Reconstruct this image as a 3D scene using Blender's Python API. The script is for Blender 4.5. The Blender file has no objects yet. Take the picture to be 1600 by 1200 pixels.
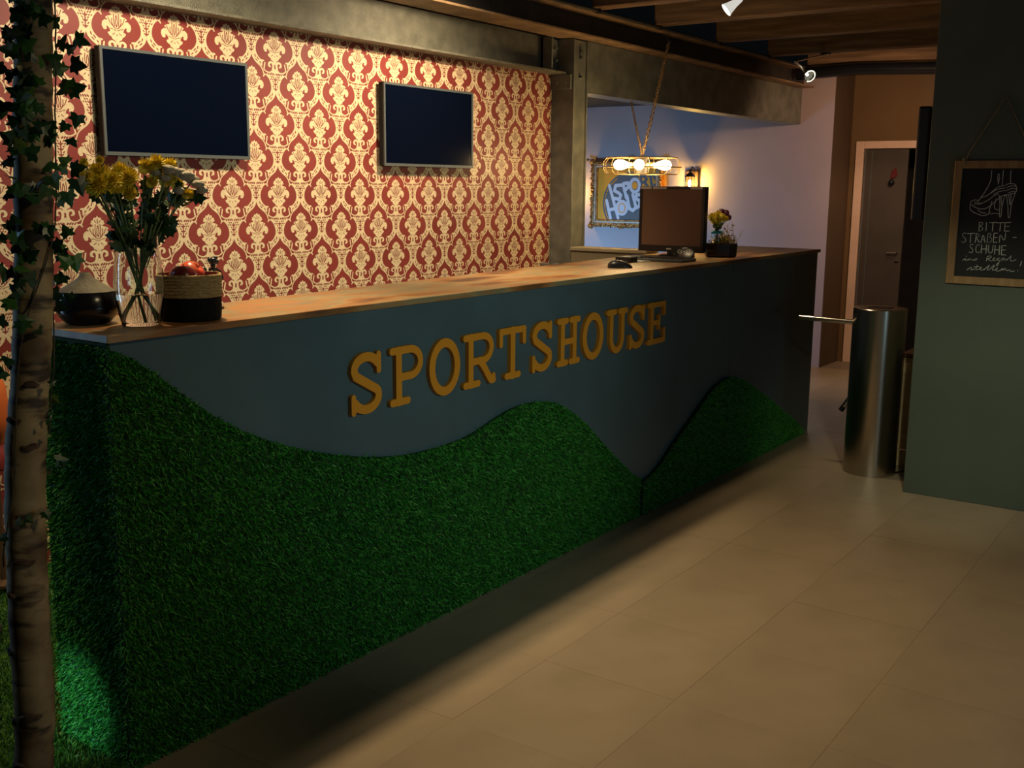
import bpy, math, random
import numpy as np
from mathutils import Vector, Matrix

random.seed(7)
rng = np.random.default_rng(7)
scene = bpy.context.scene
COL = scene.collection

# ------------------------------------------------------------------ camera
F_PX = 1676.475
YAW, PITCH, ROLL = 0.961220273, 0.181808006, -0.00927287175
CAM = Vector((0.0, 0.0, 1.56))


def cam_axes():
    cy, sy, cp, sp = math.cos(YAW), math.sin(YAW), math.cos(PITCH), math.sin(PITCH)
    fwd = Vector((sy * cp, cy * cp, -sp))
    right = Vector((cy, -sy, 0))
    down = fwd.cross(right)
    r = right * math.cos(ROLL) + down * math.sin(ROLL)
    d = -right * math.sin(ROLL) + down * math.cos(ROLL)
    return r, d, fwd


AX_R, AX_D, AX_F = cam_axes()
cam_data = bpy.data.cameras.new('camera')
cam_data.sensor_width = 36
cam_data.lens = F_PX * 36 / 1600
cam_data.clip_start = 0.02
cam = bpy.data.objects.new('camera', cam_data)
COL.objects.link(cam)
M = Matrix((AX_R, -AX_D, -AX_F)).transposed().to_4x4()
M.translation = CAM
cam.matrix_world = M
scene.camera = cam


def ray(u, v):
    return AX_R * ((u - 800) / F_PX) + AX_D * ((v - 600) / F_PX) + AX_F


def on_x(u, v, X):
    r = ray(u, v)
    return CAM + r * (X / r.x)


def on_y(u, v, Y):
    r = ray(u, v)
    return CAM + r * (Y / r.y)


def on_z(u, v, Z):
    r = ray(u, v)
    return CAM + r * ((Z - CAM.z) / r.z)


# ------------------------------------------------------------------ world, light, exposure
scene.view_settings.view_transform = 'Standard'
scene.view_settings.look = 'None'
scene.view_settings.gamma = 1.0
scene.view_settings.use_curve_mapping = False
scene.view_settings.exposure = 0.0
world = bpy.data.worlds.new('world')
scene.world = world
world.use_nodes = True
world.node_tree.nodes['Background'].inputs[0].default_value = (0.35, 0.45, 0.5, 1)
world.node_tree.nodes['Background'].inputs[1].default_value = 0.005


def light(name, kind, loc, power, col, target=None, size=0.08, cone=90, blend=0.6, sx=None, sy=None):
    d = bpy.data.lights.new(name, kind)
    d.energy = power
    d.color = col
    if kind == 'AREA':
        d.shape = 'RECTANGLE'
        d.size, d.size_y = sx, sy
    else:
        d.shadow_soft_size = size
    if kind == 'SPOT':
        d.spot_size = math.radians(cone)
        d.spot_blend = blend
    o = bpy.data.objects.new(name, d)
    COL.objects.link(o)
    o.location = loc
    if target is not None:
        o.rotation_euler = (Vector(target) - Vector(loc)).to_track_quat('-Z', 'Y').to_euler()
    return o


WARM = (1.0, 0.62, 0.28)
WARM2 = (1.0, 0.72, 0.40)
COOL = (0.25, 0.55, 1.0)
# ceiling spots above the counter: wash the papered wall
light('wall_spot', 'SPOT', (2.65, 2.70, 2.46), 68, (1.0, 0.83, 0.58), (2.7, 3.6, 1.38), 0.08, 128, 0.8)
light('wall_spot', 'SPOT', (4.05, 2.72, 2.46), 96, (1.0, 0.80, 0.54), (4.1, 3.6, 1.35), 0.08, 126, 0.8)
# ceiling spots above the counter: floor and worktop, the counter edge throws its band of shade
light('floor_spot', 'SPOT', (2.2, 2.78, 2.5), 132, WARM2, (2.4, 1.45, 0.0), 0.05, 80, 0.9)
light('floor_spot', 'SPOT', (3.9, 2.66, 2.5), 100, WARM2, (3.7, 1.65, 0.0), 0.05, 76, 0.9)
light('floor_spot', 'SPOT', (5.6, 2.48, 2.5), 42, WARM2, (5.3, 1.4, 0.0), 0.05, 84, 0.9)
# fill lights added in front of the counter
light('front_fill', 'SPOT', (2.6, -1.4, 2.0), 135, (0.84, 1.0, 0.86), (3.15, 2.36, 1.0), 0.08, 44, 1.0)  # added fill on the counter front, no lamp seen there
light('side_fill', 'SPOT', (2.9, 0.5, 2.1), 115, (1.0, 1.0, 0.72), (5.65, 1.2, 0.45), 0.08, 36, 1.0)  # added to lift the green wall and chalkboard
light('trunk_fill', 'SPOT', (1.9, 0.3, 2.4), 30, (1.0, 0.80, 0.45), (1.3, 2.2, 0.95), 0.05, 52, 0.9)  # added to brighten the trunk and ivy
light('low_front_fill', 'AREA', (2.8, -1.9, 0.7), 9, (0.50, 0.80, 1.0), (3.2, 2.36, 0.8), sx=1.6, sy=0.8)  # added low cool fill, stands for no seen window
# cool light from the left behind the birch
light('tube_light', 'AREA', (0.90, 3.52, 1.25), 5, (0.36, 0.66, 1.0), (1.25, 2.2, 1.1), sx=0.06, sy=1.9)
light('entrance_spot', 'SPOT', (-0.6, 2.9, 1.0), 250, (0.36, 0.84, 0.95), (1.6, 2.57, 0.13), 0.04, 8.6, 0.8)
light('ground_spot', 'SPOT', (1.2, 2.9, 2.3), 60, (1.0, 0.85, 0.35), (1.75, 3.3, 0.0), 0.05, 50, 0.8)
# rear room: daylight low on the pale wall
light('rear_daylight', 'AREA', (7.3, 5.9, 0.40), 18, (0.27, 0.58, 1.0), (9.3, 5.35, 0.70), sx=0.7, sy=0.5).data.spread = math.radians(105)
# a second sconce, hidden behind the steel column
light('sconce_light', 'POINT', (9.2, 5.78, 1.50), 9, (1.0, 0.62, 0.16), size=0.04)
# passage
light('door_frame_fill', 'SPOT', (8.9, 2.35, 2.2), 16, (1.0, 0.66, 0.45), (9.78, 3.08, 0.95), 0.05, 62, 0.9)  # added to brighten the door frame, unseen source
light('gate_spot', 'SPOT', (8.1, 2.9, 2.34), 27, (0.90, 0.88, 1.0), (7.7, 2.7, 0.0), 0.05, 70, 0.7)
light('passage_lamp', 'SPOT', (8.0, 2.05, 2.2), 60, (1.0, 0.60, 0.36), (9.5, 2.95, 1.2), 0.06, 130, 0.8)


# ------------------------------------------------------------------ materials
def new_mat(name):
    m = bpy.data.materials.new(name)
    m.use_nodes = True
    return m, m.node_tree.nodes, m.node_tree.links, m.node_tree.nodes['Principled BSDF']


def mat(name, col, rough=0.5, metal=0.0, var=0.0, scale=20.0, bump=0.0, bscale=None, col2=None, stretch=None,
        spec=0.5, emit=None, estr=0.0, trans=0.0, ior=1.45, detail=4.0, lo=0.35, hi=0.65):
    m, N, L, b = new_mat(name)
    b.inputs['Base Color'].default_value = (*col, 1)
    b.inputs['Roughness'].default_value = rough
    b.inputs['Metallic'].default_value = metal
    b.inputs['Specular IOR Level'].default_value = spec
    b.inputs['Transmission Weight'].default_value = trans
    b.inputs['IOR'].default_value = ior
    if emit:
        b.inputs['Emission Color'].default_value = (*emit, 1)
        b.inputs['Emission Strength'].default_value = estr
    if var or col2 or bump:
        tc = N.new('ShaderNodeTexCoord')
        mp = N.new('ShaderNodeMapping')
        L.new(tc.outputs['Object'], mp.inputs['Vector'])
        if stretch:
            mp.inputs['Scale'].default_value = stretch
    if var or col2:
        n = N.new('ShaderNodeTexNoise')
        n.inputs['Scale'].default_value = scale
        n.inputs['Detail'].default_value = detail
        L.new(mp.outputs[0], n.inputs['Vector'])
        r = N.new('ShaderNodeValToRGB')
        c2 = col2 if col2 else tuple(c * (1 - var) for c in col)
        c1 = col if col2 else tuple(min(1, c * (1 + var)) for c in col)
        r.color_ramp.elements[0].position = lo
        r.color_ramp.elements[1].position = hi
        r.color_ramp.elements[0].color = (*c1, 1)
        r.color_ramp.elements[1].color = (*c2, 1)
        L.new(n.outputs['Fac'], r.inputs[0])
        L.new(r.outputs[0], b.inputs['Base Color'])
    if bump:
        n2 = N.new('ShaderNodeTexNoise')
        n2.inputs['Scale'].default_value = bscale or scale
        L.new(mp.outputs[0], n2.inputs['Vector'])
        bp = N.new('ShaderNodeBump')
        bp.inputs['Strength'].default_value = bump
        bp.inputs['Distance'].default_value = 0.01
        L.new(n2.outputs['Fac'], bp.inputs['Height'])
        L.new(bp.outputs[0], b.inputs['Normal'])
    return m


def blade_mat(name, c1, c2, c3, rough=0.55):
    m, N, L, b = new_mat(name)
    g = N.new('ShaderNodeNewGeometry')
    r = N.new('ShaderNodeValToRGB')
    e = r.color_ramp.elements
    e[0].color = (*c1, 1)
    e[1].color = (*c3, 1)
    k = e.new(0.55)
    k.color = (*c2, 1)
    L.new(g.outputs['Random Per Island'], r.inputs[0])
    L.new(r.outputs[0], b.inputs['Base Color'])
    b.inputs['Roughness'].default_value = rough
    b.inputs['Specular IOR Level'].default_value = 0.35
    return m


MT = {}
MT['red_paper'] = mat('red_paper', (0.25, 0.036, 0.026), 0.55, var=0.12, scale=3)
MT['gold_print'] = mat('gold_print', (0.76, 0.58, 0.34), 0.5, var=0.08, scale=60)
MT['steel'] = mat('steel_paint', (0.185, 0.185, 0.145), 0.42, var=0.25, scale=9, bump=0.25, bscale=120)
MT['pale_steel'] = mat('pale_steel_paint', (0.16, 0.15, 0.105), 0.42, var=0.2, scale=14, bump=0.6, bscale=160)
MT['dark_steel'] = mat('dark_steel', (0.05, 0.043, 0.036), 0.5, var=0.3, scale=6, bump=0.2, bscale=60)
MT['lit_steel'] = mat('lit_steel', (0.36, 0.22, 0.11), 0.5, var=0.3, scale=8)  # orange light on the girder flanges put into the colour
MT['black'] = mat('black_plastic', (0.012, 0.012, 0.013), 0.35)
MT['black_matt'] = mat('black_matt', (0.010, 0.010, 0.011), 0.8, var=0.3, scale=10)
MT['screen'] = mat('screen_glass', (0.002, 0.004, 0.012), 0.12, spec=0.3)
MT['mon_screen'] = mat('monitor_reflection', (0.24, 0.135, 0.08), 0.5, spec=0.3)  # brown reflection on the screen put into its base colour
MT['bezel'] = mat('grey_bezel', (0.095, 0.105, 0.10), 0.45)
MT['slate'] = mat('slate_paint', (0.064, 0.104, 0.114), 0.38, var=0.08, scale=4, bump=0.03, bscale=200)
MT['green_wall'] = mat('green_wall_paint', (0.085, 0.105, 0.078), 0.45, var=0.06, scale=3, bump=0.05, bscale=150)
MT['orange_letter'] = mat('orange_letter', (0.62, 0.24, 0.016), 0.38)
MT['turf_base'] = mat('turf_base', (0.010, 0.045, 0.008), 0.9, var=0.4, scale=200)
MT['blade'] = blade_mat('turf_blade', (0.011, 0.14, 0.016), (0.034, 0.29, 0.025), (0.13, 0.42, 0.07))
MT['floor_blade'] = blade_mat('meadow_blade', (0.03, 0.10, 0.008), (0.07, 0.20, 0.015), (0.16, 0.28, 0.03))
MT['tile'] = mat('floor_tile', (0.33, 0.265, 0.18), 0.38, var=0.12, scale=2.2, bump=0.04, bscale=90)
MT['grout'] = mat('floor_grout', (0.285, 0.228, 0.155), 0.5, var=0.1, scale=40)
MT['purple'] = mat('pale_wall_paint', (0.46, 0.37, 0.37), 0.7, var=0.03, scale=3, bump=0.04, bscale=160)
MT['brown_wall'] = mat('brown_wall_paint', (0.11, 0.07, 0.04), 0.7, var=0.05, scale=3)
MT['tan_wall'] = mat('tan_wall_paint', (0.17, 0.10, 0.04), 0.7, var=0.05, scale=3)
MT['frame_paint'] = mat('door_frame_paint', (0.80, 0.58, 0.44), 0.5, var=0.04, scale=8)
MT['door'] = mat('door_paint', (0.075, 0.062, 0.052), 0.45, var=0.08, scale=5)
MT['navy'] = mat('navy_ceiling', (0.004, 0.008, 0.022), 0.8, var=0.2, scale=3)
MT['joist'] = mat('joist_wood', (0.27, 0.165, 0.085), 0.65, col2=(0.15, 0.085, 0.04), scale=5, stretch=(6, 0.5, 6), bump=0.3, bscale=14)
MT['birch'] = None
MT['ivy'] = blade_mat('ivy_leaf', (0.010, 0.035, 0.012), (0.022, 0.075, 0.016), (0.07, 0.16, 0.025), 0.35)
MT['vine'] = mat('vine_stem', (0.06, 0.045, 0.02), 0.7, var=0.2, scale=60)
MT['glass'] = mat('clear_glass', (0.93, 0.97, 0.96), 0.02, trans=1.0, ior=1.45)
MT['water'] = mat('water', (0.95, 0.98, 0.97), 0.0, trans=1.0, ior=1.33)
MT['stem'] = mat('flower_stem', (0.11, 0.16, 0.035), 0.5, var=0.25, scale=80)
MT['leaf'] = mat('bouquet_leaf', (0.020, 0.060, 0.014), 0.5, var=0.4, scale=25)
MT['yellow'] = blade_mat('yellow_petal', (0.60, 0.47, 0.03), (0.78, 0.60, 0.03), (0.88, 0.74, 0.10), 0.6)
MT['celosia'] = mat('grey_bloom', (0.50, 0.46, 0.36), 0.8, col2=(0.34, 0.31, 0.22), scale=60, bump=0.7, bscale=220)
MT['violet'] = blade_mat('violet_petal', (0.12, 0.02, 0.05), (0.20, 0.03, 0.09), (0.30, 0.08, 0.15), 0.6)
MT['dried'] = blade_mat('dried_sprig', (0.20, 0.10, 0.02), (0.34, 0.25, 0.04), (0.42, 0.36, 0.08), 0.7)
MT['black_glaze'] = mat('black_glaze', (0.012, 0.013, 0.016), 0.22)
MT['grey_lid'] = mat('grey_clay', (0.20, 0.185, 0.13), 0.7, var=0.15, scale=30, bump=0.2, bscale=120)
MT['straw'] = mat('straw', (0.50, 0.34, 0.14), 0.75, col2=(0.32, 0.20, 0.075), scale=60, stretch=(1, 1, 5), bump=0.8, bscale=110)
MT['black_weave'] = mat('black_weave', (0.006, 0.006, 0.006), 0.85, spec=0.15, bump=0.6, bscale=130)
MT['lining'] = mat('red_lining', (0.20, 0.02, 0.02), 0.7, var=0.15, scale=30)
MT['apple_dark'] = mat('dark_apple', (0.11, 0.012, 0.018), 0.28, col2=(0.17, 0.025, 0.022), scale=18)
MT['apple_red'] = mat('red_apple', (0.52, 0.06, 0.03), 0.28, col2=(0.66, 0.30, 0.07), scale=14, lo=0.45, hi=0.7)
MT['chrome'] = mat('chrome', (0.75, 0.73, 0.68), 0.22, metal=1.0)
MT['brushed'] = mat('brushed_steel', (0.50, 0.45, 0.37), 0.24, metal=1.0, var=0.10, scale=10, stretch=(4, 4, 90))
MT['frame_wood'] = mat('pine_frame', (0.36, 0.22, 0.09), 0.55, col2=(0.27, 0.155, 0.06), scale=9, stretch=(4, 4, 1), bump=0.15, bscale=30)
MT['chalkboard'] = mat('chalkboard', (0.012, 0.013, 0.012), 0.7, var=0.35, scale=6)
MT['chalk'] = mat('chalk', (0.62, 0.62, 0.54), 0.9, var=0.25, scale=150)
MT['rope'] = mat('jute_rope', (0.24, 0.17, 0.08), 0.8, var=0.3, scale=150)
MT['light_wood'] = mat('light_wood', (0.70, 0.56, 0.34), 0.5, col2=(0.58, 0.45, 0.26), scale=6, stretch=(1, 1, 14))
MT['gilt'] = mat('gilt_frame', (0.34, 0.17, 0.05), 0.34, metal=0.55, var=0.45, scale=45, bump=0.5, bscale=90)
MT['gilt_pale'] = mat('silvered_moulding', (0.55, 0.46, 0.38), 0.35, metal=0.4, var=0.2, scale=30)
MT['canvas'] = mat('orange_canvas', (0.92, 0.36, 0.02), 0.6, var=0.04, scale=10)
MT['logo_grey'] = mat('logo_grey', (0.115, 0.125, 0.14), 0.6)
MT['logo_pale'] = mat('logo_pale', (0.62, 0.64, 0.72), 0.6)
MT['brass'] = mat('brass_wire', (0.80, 0.56, 0.24), 0.38, metal=0.6)
MT['bulb'] = mat('bulb_glass', (1, 0.9, 0.7), 0.3, emit=(1.0, 0.80, 0.45), estr=16)
MT['lamp_emit'] = mat('spot_lens', (1, 1, 0.9), 0.3, emit=(1.0, 0.97, 0.80), estr=9)
MT['glow_shade'] = mat('glowing_reflector', (0.8, 0.8, 0.75), 0.3, emit=(1.0, 0.97, 0.88), estr=0.6)
MT['dim_lens'] = mat('dim_lens', (0.3, 0.3, 0.25), 0.2, emit=(1.0, 0.97, 0.75), estr=0.12)
MT['rim_glow'] = mat('glowing_rim', (0.8, 0.8, 0.6), 0.3, emit=(1.0, 0.98, 0.70), estr=2.2)  # bright glint of the reflector ring put in as emission
MT['sconce_bulb'] = mat('sconce_bulb', (1, 0.9, 0.7), 0.3, emit=(1.0, 0.78, 0.42), estr=14)
MT['dark_wood'] = mat('dark_wood', (0.10, 0.05, 0.025), 0.55, col2=(0.05, 0.025, 0.015), scale=8, stretch=(4, 4, 0.8))
MT['olive'] = mat('olive_paint', (0.27, 0.23, 0.14), 0.5, var=0.06, scale=5)
MT['ledge'] = mat('lit_ledge_olive', (0.42, 0.36, 0.23), 0.42, var=0.06, scale=5)  # olive made paler, light on the ledge put into the colour
MT['white'] = mat('white_label', (0.72, 0.70, 0.62), 0.6)
MT['grey'] = mat('grey_plastic', (0.12, 0.12, 0.115), 0.45)
MT['teal'] = mat('teal_band', (0.04, 0.36, 0.40), 0.3)
MT['orange_glow'] = mat('orange_shade', (0.60, 0.13, 0.03), 0.5, var=0.15, scale=6)
MT['ribbon_red'] = mat('red_ribbon', (0.12, 0.012, 0.012), 0.6)
MT['scar'] = mat('bark_scar', (0.075, 0.045, 0.028), 0.9, var=0.5, scale=70)
MT['log'] = mat('dark_bark', (0.03, 0.022, 0.016), 0.9, var=0.4, scale=30, bump=0.8, bscale=60)


def birch_mat():
    m, N, L, b = new_mat('birch_bark')
    tc = N.new('ShaderNodeTexCoord')
    mp = N.new('ShaderNodeMapping')
    mp.inputs['Scale'].default_value = (9, 9, 30)
    L.new(tc.outputs['Object'], mp.inputs[0])
    n1 = N.new('ShaderNodeTexNoise')
    n1.inputs['Scale'].default_value = 1.0
    n1.inputs['Detail'].default_value = 5
    L.new(mp.outputs[0], n1.inputs[0])
    r1 = N.new('ShaderNodeValToRGB')
    r1.color_ramp.elements[0].position = 0.33
    r1.color_ramp.elements[0].color = (0.05, 0.032, 0.02, 1)
    r1.color_ramp.elements[1].position = 0.46
    r1.color_ramp.elements[1].color = (0.36, 0.26, 0.13, 1)
    L.new(n1.outputs[0], r1.inputs[0])
    n2 = N.new('ShaderNodeTexNoise')
    n2.inputs['Scale'].default_value = 7.0
    n2.inputs['Detail'].default_value = 6
    L.new(tc.outputs['Object'], n2.inputs[0])
    r2 = N.new('ShaderNodeValToRGB')
    r2.color_ramp.elements[0].position = 0.36
    r2.color_ramp.elements[0].color = (0.18, 0.11, 0.06, 1)
    r2.color_ramp.elements[1].position = 0.58
    r2.color_ramp.elements[1].color = (1, 1, 1, 1)
    L.new(n2.outputs[0], r2.inputs[0])
    mx = N.new('ShaderNodeMix')
    mx.data_type = 'RGBA'
    mx.blend_type = 'MULTIPLY'
    mx.inputs[0].default_value = 0.85
    L.new(r1.outputs[0], mx.inputs[6])
    L.new(r2.outputs[0], mx.inputs[7])
    L.new(mx.outputs[2], b.inputs['Base Color'])
    b.inputs['Roughness'].default_value = 0.7
    bp = N.new('ShaderNodeBump')
    bp.inputs['Strength'].default_value = 0.6
    bp.inputs['Distance'].default_value = 0.006
    L.new(n1.outputs[0], bp.inputs['Height'])
    L.new(bp.outputs[0], b.inputs['Normal'])
    return m


MT['birch'] = birch_mat()


def counter_top_mat():
    m, N, L, b = new_mat('patchwork_worktop')
    tc = N.new('ShaderNodeTexCoord')
    mp = N.new('ShaderNodeMapping')
    mp.inputs['Scale'].default_value = (1.6, 5.0, 5.0)
    L.new(tc.outputs['Object'], mp.inputs[0])
    n = N.new('ShaderNodeTexNoise')
    n.inputs['Scale'].default_value = 1.6
    n.inputs['Detail'].default_value = 3
    n.inputs['Roughness'].default_value = 0.45
    L.new(mp.outputs[0], n.inputs[0])
    r = N.new('ShaderNodeValToRGB')
    cols = [(0.30, (0.085, 0.04, 0.02)), (0.42, (0.29, 0.12, 0.03)), (0.50, (0.33, 0.215, 0.095)),
            (0.56, (0.22, 0.19, 0.10)), (0.64, (0.35, 0.145, 0.035)), (0.74, (0.18, 0.165, 0.11))]
    e = r.color_ramp.elements
    e[0].position, e[0].color = cols[0][0], (*cols[0][1], 1)
    e[1].position, e[1].color = cols[-1][0], (*cols[-1][1], 1)
    for p, c in cols[1:-1]:
        k = e.new(p)
        k.color = (*c, 1)
    L.new(n.outputs[0], r.inputs[0])
    L.new(r.outputs[0], b.inputs['Base Color'])
    b.inputs['Roughness'].default_value = 0.42
    return m


MT['worktop'] = counter_top_mat()


# ------------------------------------------------------------------ mesh helpers
class MB:
    def __init__(self):
        self.v, self.f, self.mi = [], [], []

    def add(self, vs, fs, mi=0):
        o = len(self.v)
        self.v += [tuple(p) for p in vs]
        self.f += [tuple(i + o for i in q) for q in fs]
        self.mi += [mi] * len(fs)
        return self

    def box(self, x0, x1, y0, y1, z0, z1, mi=0):
        vs = [(x0, y0, z0), (x1, y0, z0), (x1, y1, z0), (x0, y1, z0), (x0, y0, z1), (x1, y0, z1), (x1, y1, z1), (x0, y1, z1)]
        return self.add(vs, [(3, 2, 1, 0), (4, 5, 6, 7), (0, 1, 5, 4), (1, 2, 6, 5), (2, 3, 7, 6), (3, 0, 4, 7)], mi)

    def obox(self, c, ax, ay, az, hx, hy, hz, mi=0):
        c, ax, ay, az = Vector(c), Vector(ax).normalized(), Vector(ay).normalized(), Vector(az).normalized()
        vs = []
        for sz in (-1, 1):
            for sx, sy in ((-1, -1), (1, -1), (1, 1), (-1, 1)):
                vs.append(c + ax * hx * sx + ay * hy * sy + az * hz * sz)
        return self.add(vs, [(3, 2, 1, 0), (4, 5, 6, 7), (0, 1, 5, 4), (1, 2, 6, 5), (2, 3, 7, 6), (3, 0, 4, 7)], mi)

    def tube(self, pts, r, n=8, cap=True, closed=False, mi=0):
        pts = [Vector(p) for p in pts]
        m = len(pts)
        rs = r if isinstance(r, (list, tuple)) else [r] * m
        vs, fs = [], []
        up = None
        for i, p in enumerate(pts):
            if closed:
                t = pts[(i + 1) % m] - pts[i - 1]
            else:
                t = pts[min(i + 1, m - 1)] - pts[max(i - 1, 0)]
            t.normalize()
            if up is None:
                a = Vector((0, 0, 1)) if abs(t.z) < 0.9 else Vector((1, 0, 0))
                up = (a - t * a.dot(t)).normalized()
            else:
                up = (up - t * up.dot(t)).normalized()
            s = t.cross(up)
            for k in range(n):
                a = 2 * math.pi * k / n
                vs.append(p + (up * math.cos(a) + s * math.sin(a)) * rs[i])
        for i in range(m if closed else m - 1):
            j = (i + 1) % m
            for k in range(n):
                k2 = (k + 1) % n
                fs.append((i * n + k, i * n + k2, j * n + k2, j * n + k))
        if cap and not closed:
            fs.append(tuple(range(n - 1, -1, -1)))
            fs.append(tuple((m - 1) * n + k for k in range(n)))
        return self.add(vs, fs, mi)

    def lathe(self, prof, c=(0, 0, 0), n=32, mi=0, cap=True):
        vs, fs = [], []
        for r, z in prof:
            for k in range(n):
                a = 2 * math.pi * k / n
                vs.append((c[0] + r * math.cos(a), c[1] + r * math.sin(a), c[2] + z))
        for i in range(len(prof) - 1):
            for k in range(n):
                k2 = (k + 1) % n
                fs.append((i * n + k, i * n + k2, (i + 1) * n + k2, (i + 1) * n + k))
        if cap:
            fs.append(tuple(range(n - 1, -1, -1)))
            fs.append(tuple((len(prof) - 1) * n + k for k in range(n)))
        return self.add(vs, fs, mi)

    def ball(self, c, rx, ry=None, rz=None, n=12, m=8, ax=None, mi=0):
        ry = rx if ry is None else ry
        rz = rx if rz is None else rz
        B = ax or (Vector((1, 0, 0)), Vector((0, 1, 0)), Vector((0, 0, 1)))
        c = Vector(c)
        vs, fs = [c - B[2] * rz], []
        for i in range(1, m):
            t = math.pi * i / m
            for k in range(n):
                a = 2 * math.pi * k / n
                vs.append(c + B[0] * (rx * math.sin(t) * math.cos(a)) + B[1] * (ry * math.sin(t) * math.sin(a)) - B[2] * (rz * math.cos(t)))
        vs.append(c + B[2] * rz)
        for k in range(n):
            fs.append((0, 1 + (k + 1) % n, 1 + k))
            fs.append((len(vs) - 1, 1 + (m - 2) * n + k, 1 + (m - 2) * n + (k + 1) % n))
        for i in range(m - 2):
            for k in range(n):
                k2 = (k + 1) % n
                fs.append((1 + i * n + k, 1 + i * n + k2, 1 + (i + 1) * n + k2, 1 + (i + 1) * n + k))
        return self.add(vs, fs, mi)

    def ribbon(self, pts, w, org, eu, ev, en, off, mi=0):
        """flat thick polyline in the plane org + u*eu + v*ev, lifted by off along en"""
        P = [Vector((p[0], p[1])) for p in pts]
        o = Vector(org) + Vector(en) * off
        eu, ev = Vector(eu), Vector(ev)
        to3 = lambda q: o + eu * q.x + ev * q.y
        for a, b in zip(P[:-1], P[1:]):
            d = (b - a)
            if d.length < 1e-9:
                continue
            d.normalize()
            nn = Vector((-d.y, d.x)) * w / 2
            self.add([to3(a + nn), to3(a - nn), to3(b - nn), to3(b + nn)], [(0, 1, 2, 3)], mi)
        for p in P:
            self.add([to3(p + Vector((math.cos(t), math.sin(t))) * w / 2) for t in [2 * math.pi * k / 10 for k in range(10)]], [tuple(range(10))], mi)
        return self

    def build(self, name, m, parent=None, smooth=False, bevel=0.0, org=None, angle=40):
        me = bpy.data.meshes.new(name)
        off = Vector(org) if org is not None else Vector((0, 0, 0))
        me.from_pydata([tuple(Vector(p) - off) for p in self.v] if org is not None else self.v, [], self.f)
        ms = m if isinstance(m, (list, tuple)) else [m]
        for x in ms:
            me.materials.append(MT[x])
        if len(ms) > 1:
            me.polygons.foreach_set('material_index', self.mi)
        if smooth:
            me.polygons.foreach_set('use_smooth', [True] * len(me.polygons))
            me.set_sharp_from_angle(angle=math.radians(angle))
        me.update()
        o = bpy.data.objects.new(name, me)
        COL.objects.link(o)
        o.location = off
        if parent is not None:
            o.parent = parent
            o.location = off - world_loc(parent)
        if bevel:
            b = o.modifiers.new('bevel', 'BEVEL')
            b.width = bevel
            b.segments = 2
            b.limit_method = 'ANGLE'
        return o


def world_loc(o):
    v = Vector((0, 0, 0))
    while o is not None:
        v += o.location
        o = o.parent
    return v


def thing(name, label, cat, loc, group=None):
    o = bpy.data.objects.new(name, None)
    o.empty_display_size = 0.05
    COL.objects.link(o)
    o.location = loc
    o['label'] = label
    o['category'] = cat
    if group:
        o['group'] = group
    return o


def tag(o, label, cat, group=None):
    o['label'] = label
    o['category'] = cat
    if group:
        o['group'] = group
    return o


def part(mb, name, m, parent, **k):
    """part built in world coordinates under a thing (mesh is shifted so it stays put)"""
    o = mb.build(name, m, None, **k)
    base = o.location.copy()
    o.parent = parent
    o.location = base - world_loc(parent)
    return o


def struct(o):
    o['kind'] = 'structure'
    return o


def np_mesh(name, V, loops, sizes, m, parent=None):
    me = bpy.data.meshes.new(name)
    me.vertices.add(len(V))
    me.vertices.foreach_set('co', np.asarray(V, np.float32).ravel())
    me.loops.add(len(loops))
    me.loops.foreach_set('vertex_index', np.asarray(loops, np.int32))
    me.polygons.add(len(sizes))
    st = np.concatenate([[0], np.cumsum(sizes)[:-1]]).astype(np.int32)
    me.polygons.foreach_set('loop_start', st)
    me.polygons.foreach_set('loop_total', np.asarray(sizes, np.int32))
    me.materials.append(MT[m])
    me.update(calc_edges=True)
    me.validate()
    o = bpy.data.objects.new(name, me)
    COL.objects.link(o)
    if parent is not None:
        o.parent = parent
        o.location = -world_loc(parent)
    return o


# ------------------------------------------------------------------ 2D fields (letters and printed wallpaper)
def d_poly(X, Z, pts, closed=False):
    d = np.full(X.shape, 1e9)
    P = list(pts)
    if closed:
        P = P + [P[0]]
    for (ax, ay), (bx, by) in zip(P[:-1], P[1:]):
        dx, dy = bx - ax, by - ay
        L2 = dx * dx + dy * dy + 1e-18
        t = np.clip(((X - ax) * dx + (Z - ay) * dy) / L2, 0, 1)
        d = np.minimum(d, (X - ax - t * dx) ** 2 + (Z - ay - t * dy) ** 2)
    return np.sqrt(d)


def s_poly(X, Z, pts):
    ins = np.zeros(X.shape, bool)
    n = len(pts)
    for i in range(n):
        (ax, ay), (bx, by) = pts[i], pts[(i + 1) % n]
        if ay == by:
            continue
        c = ((ay > Z) != (by > Z)) & (X < (bx - ax) * (Z - ay) / (by - ay) + ax)
        ins ^= c
    d = d_poly(X, Z, pts, True)
    return np.where(ins, d, -d)


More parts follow.
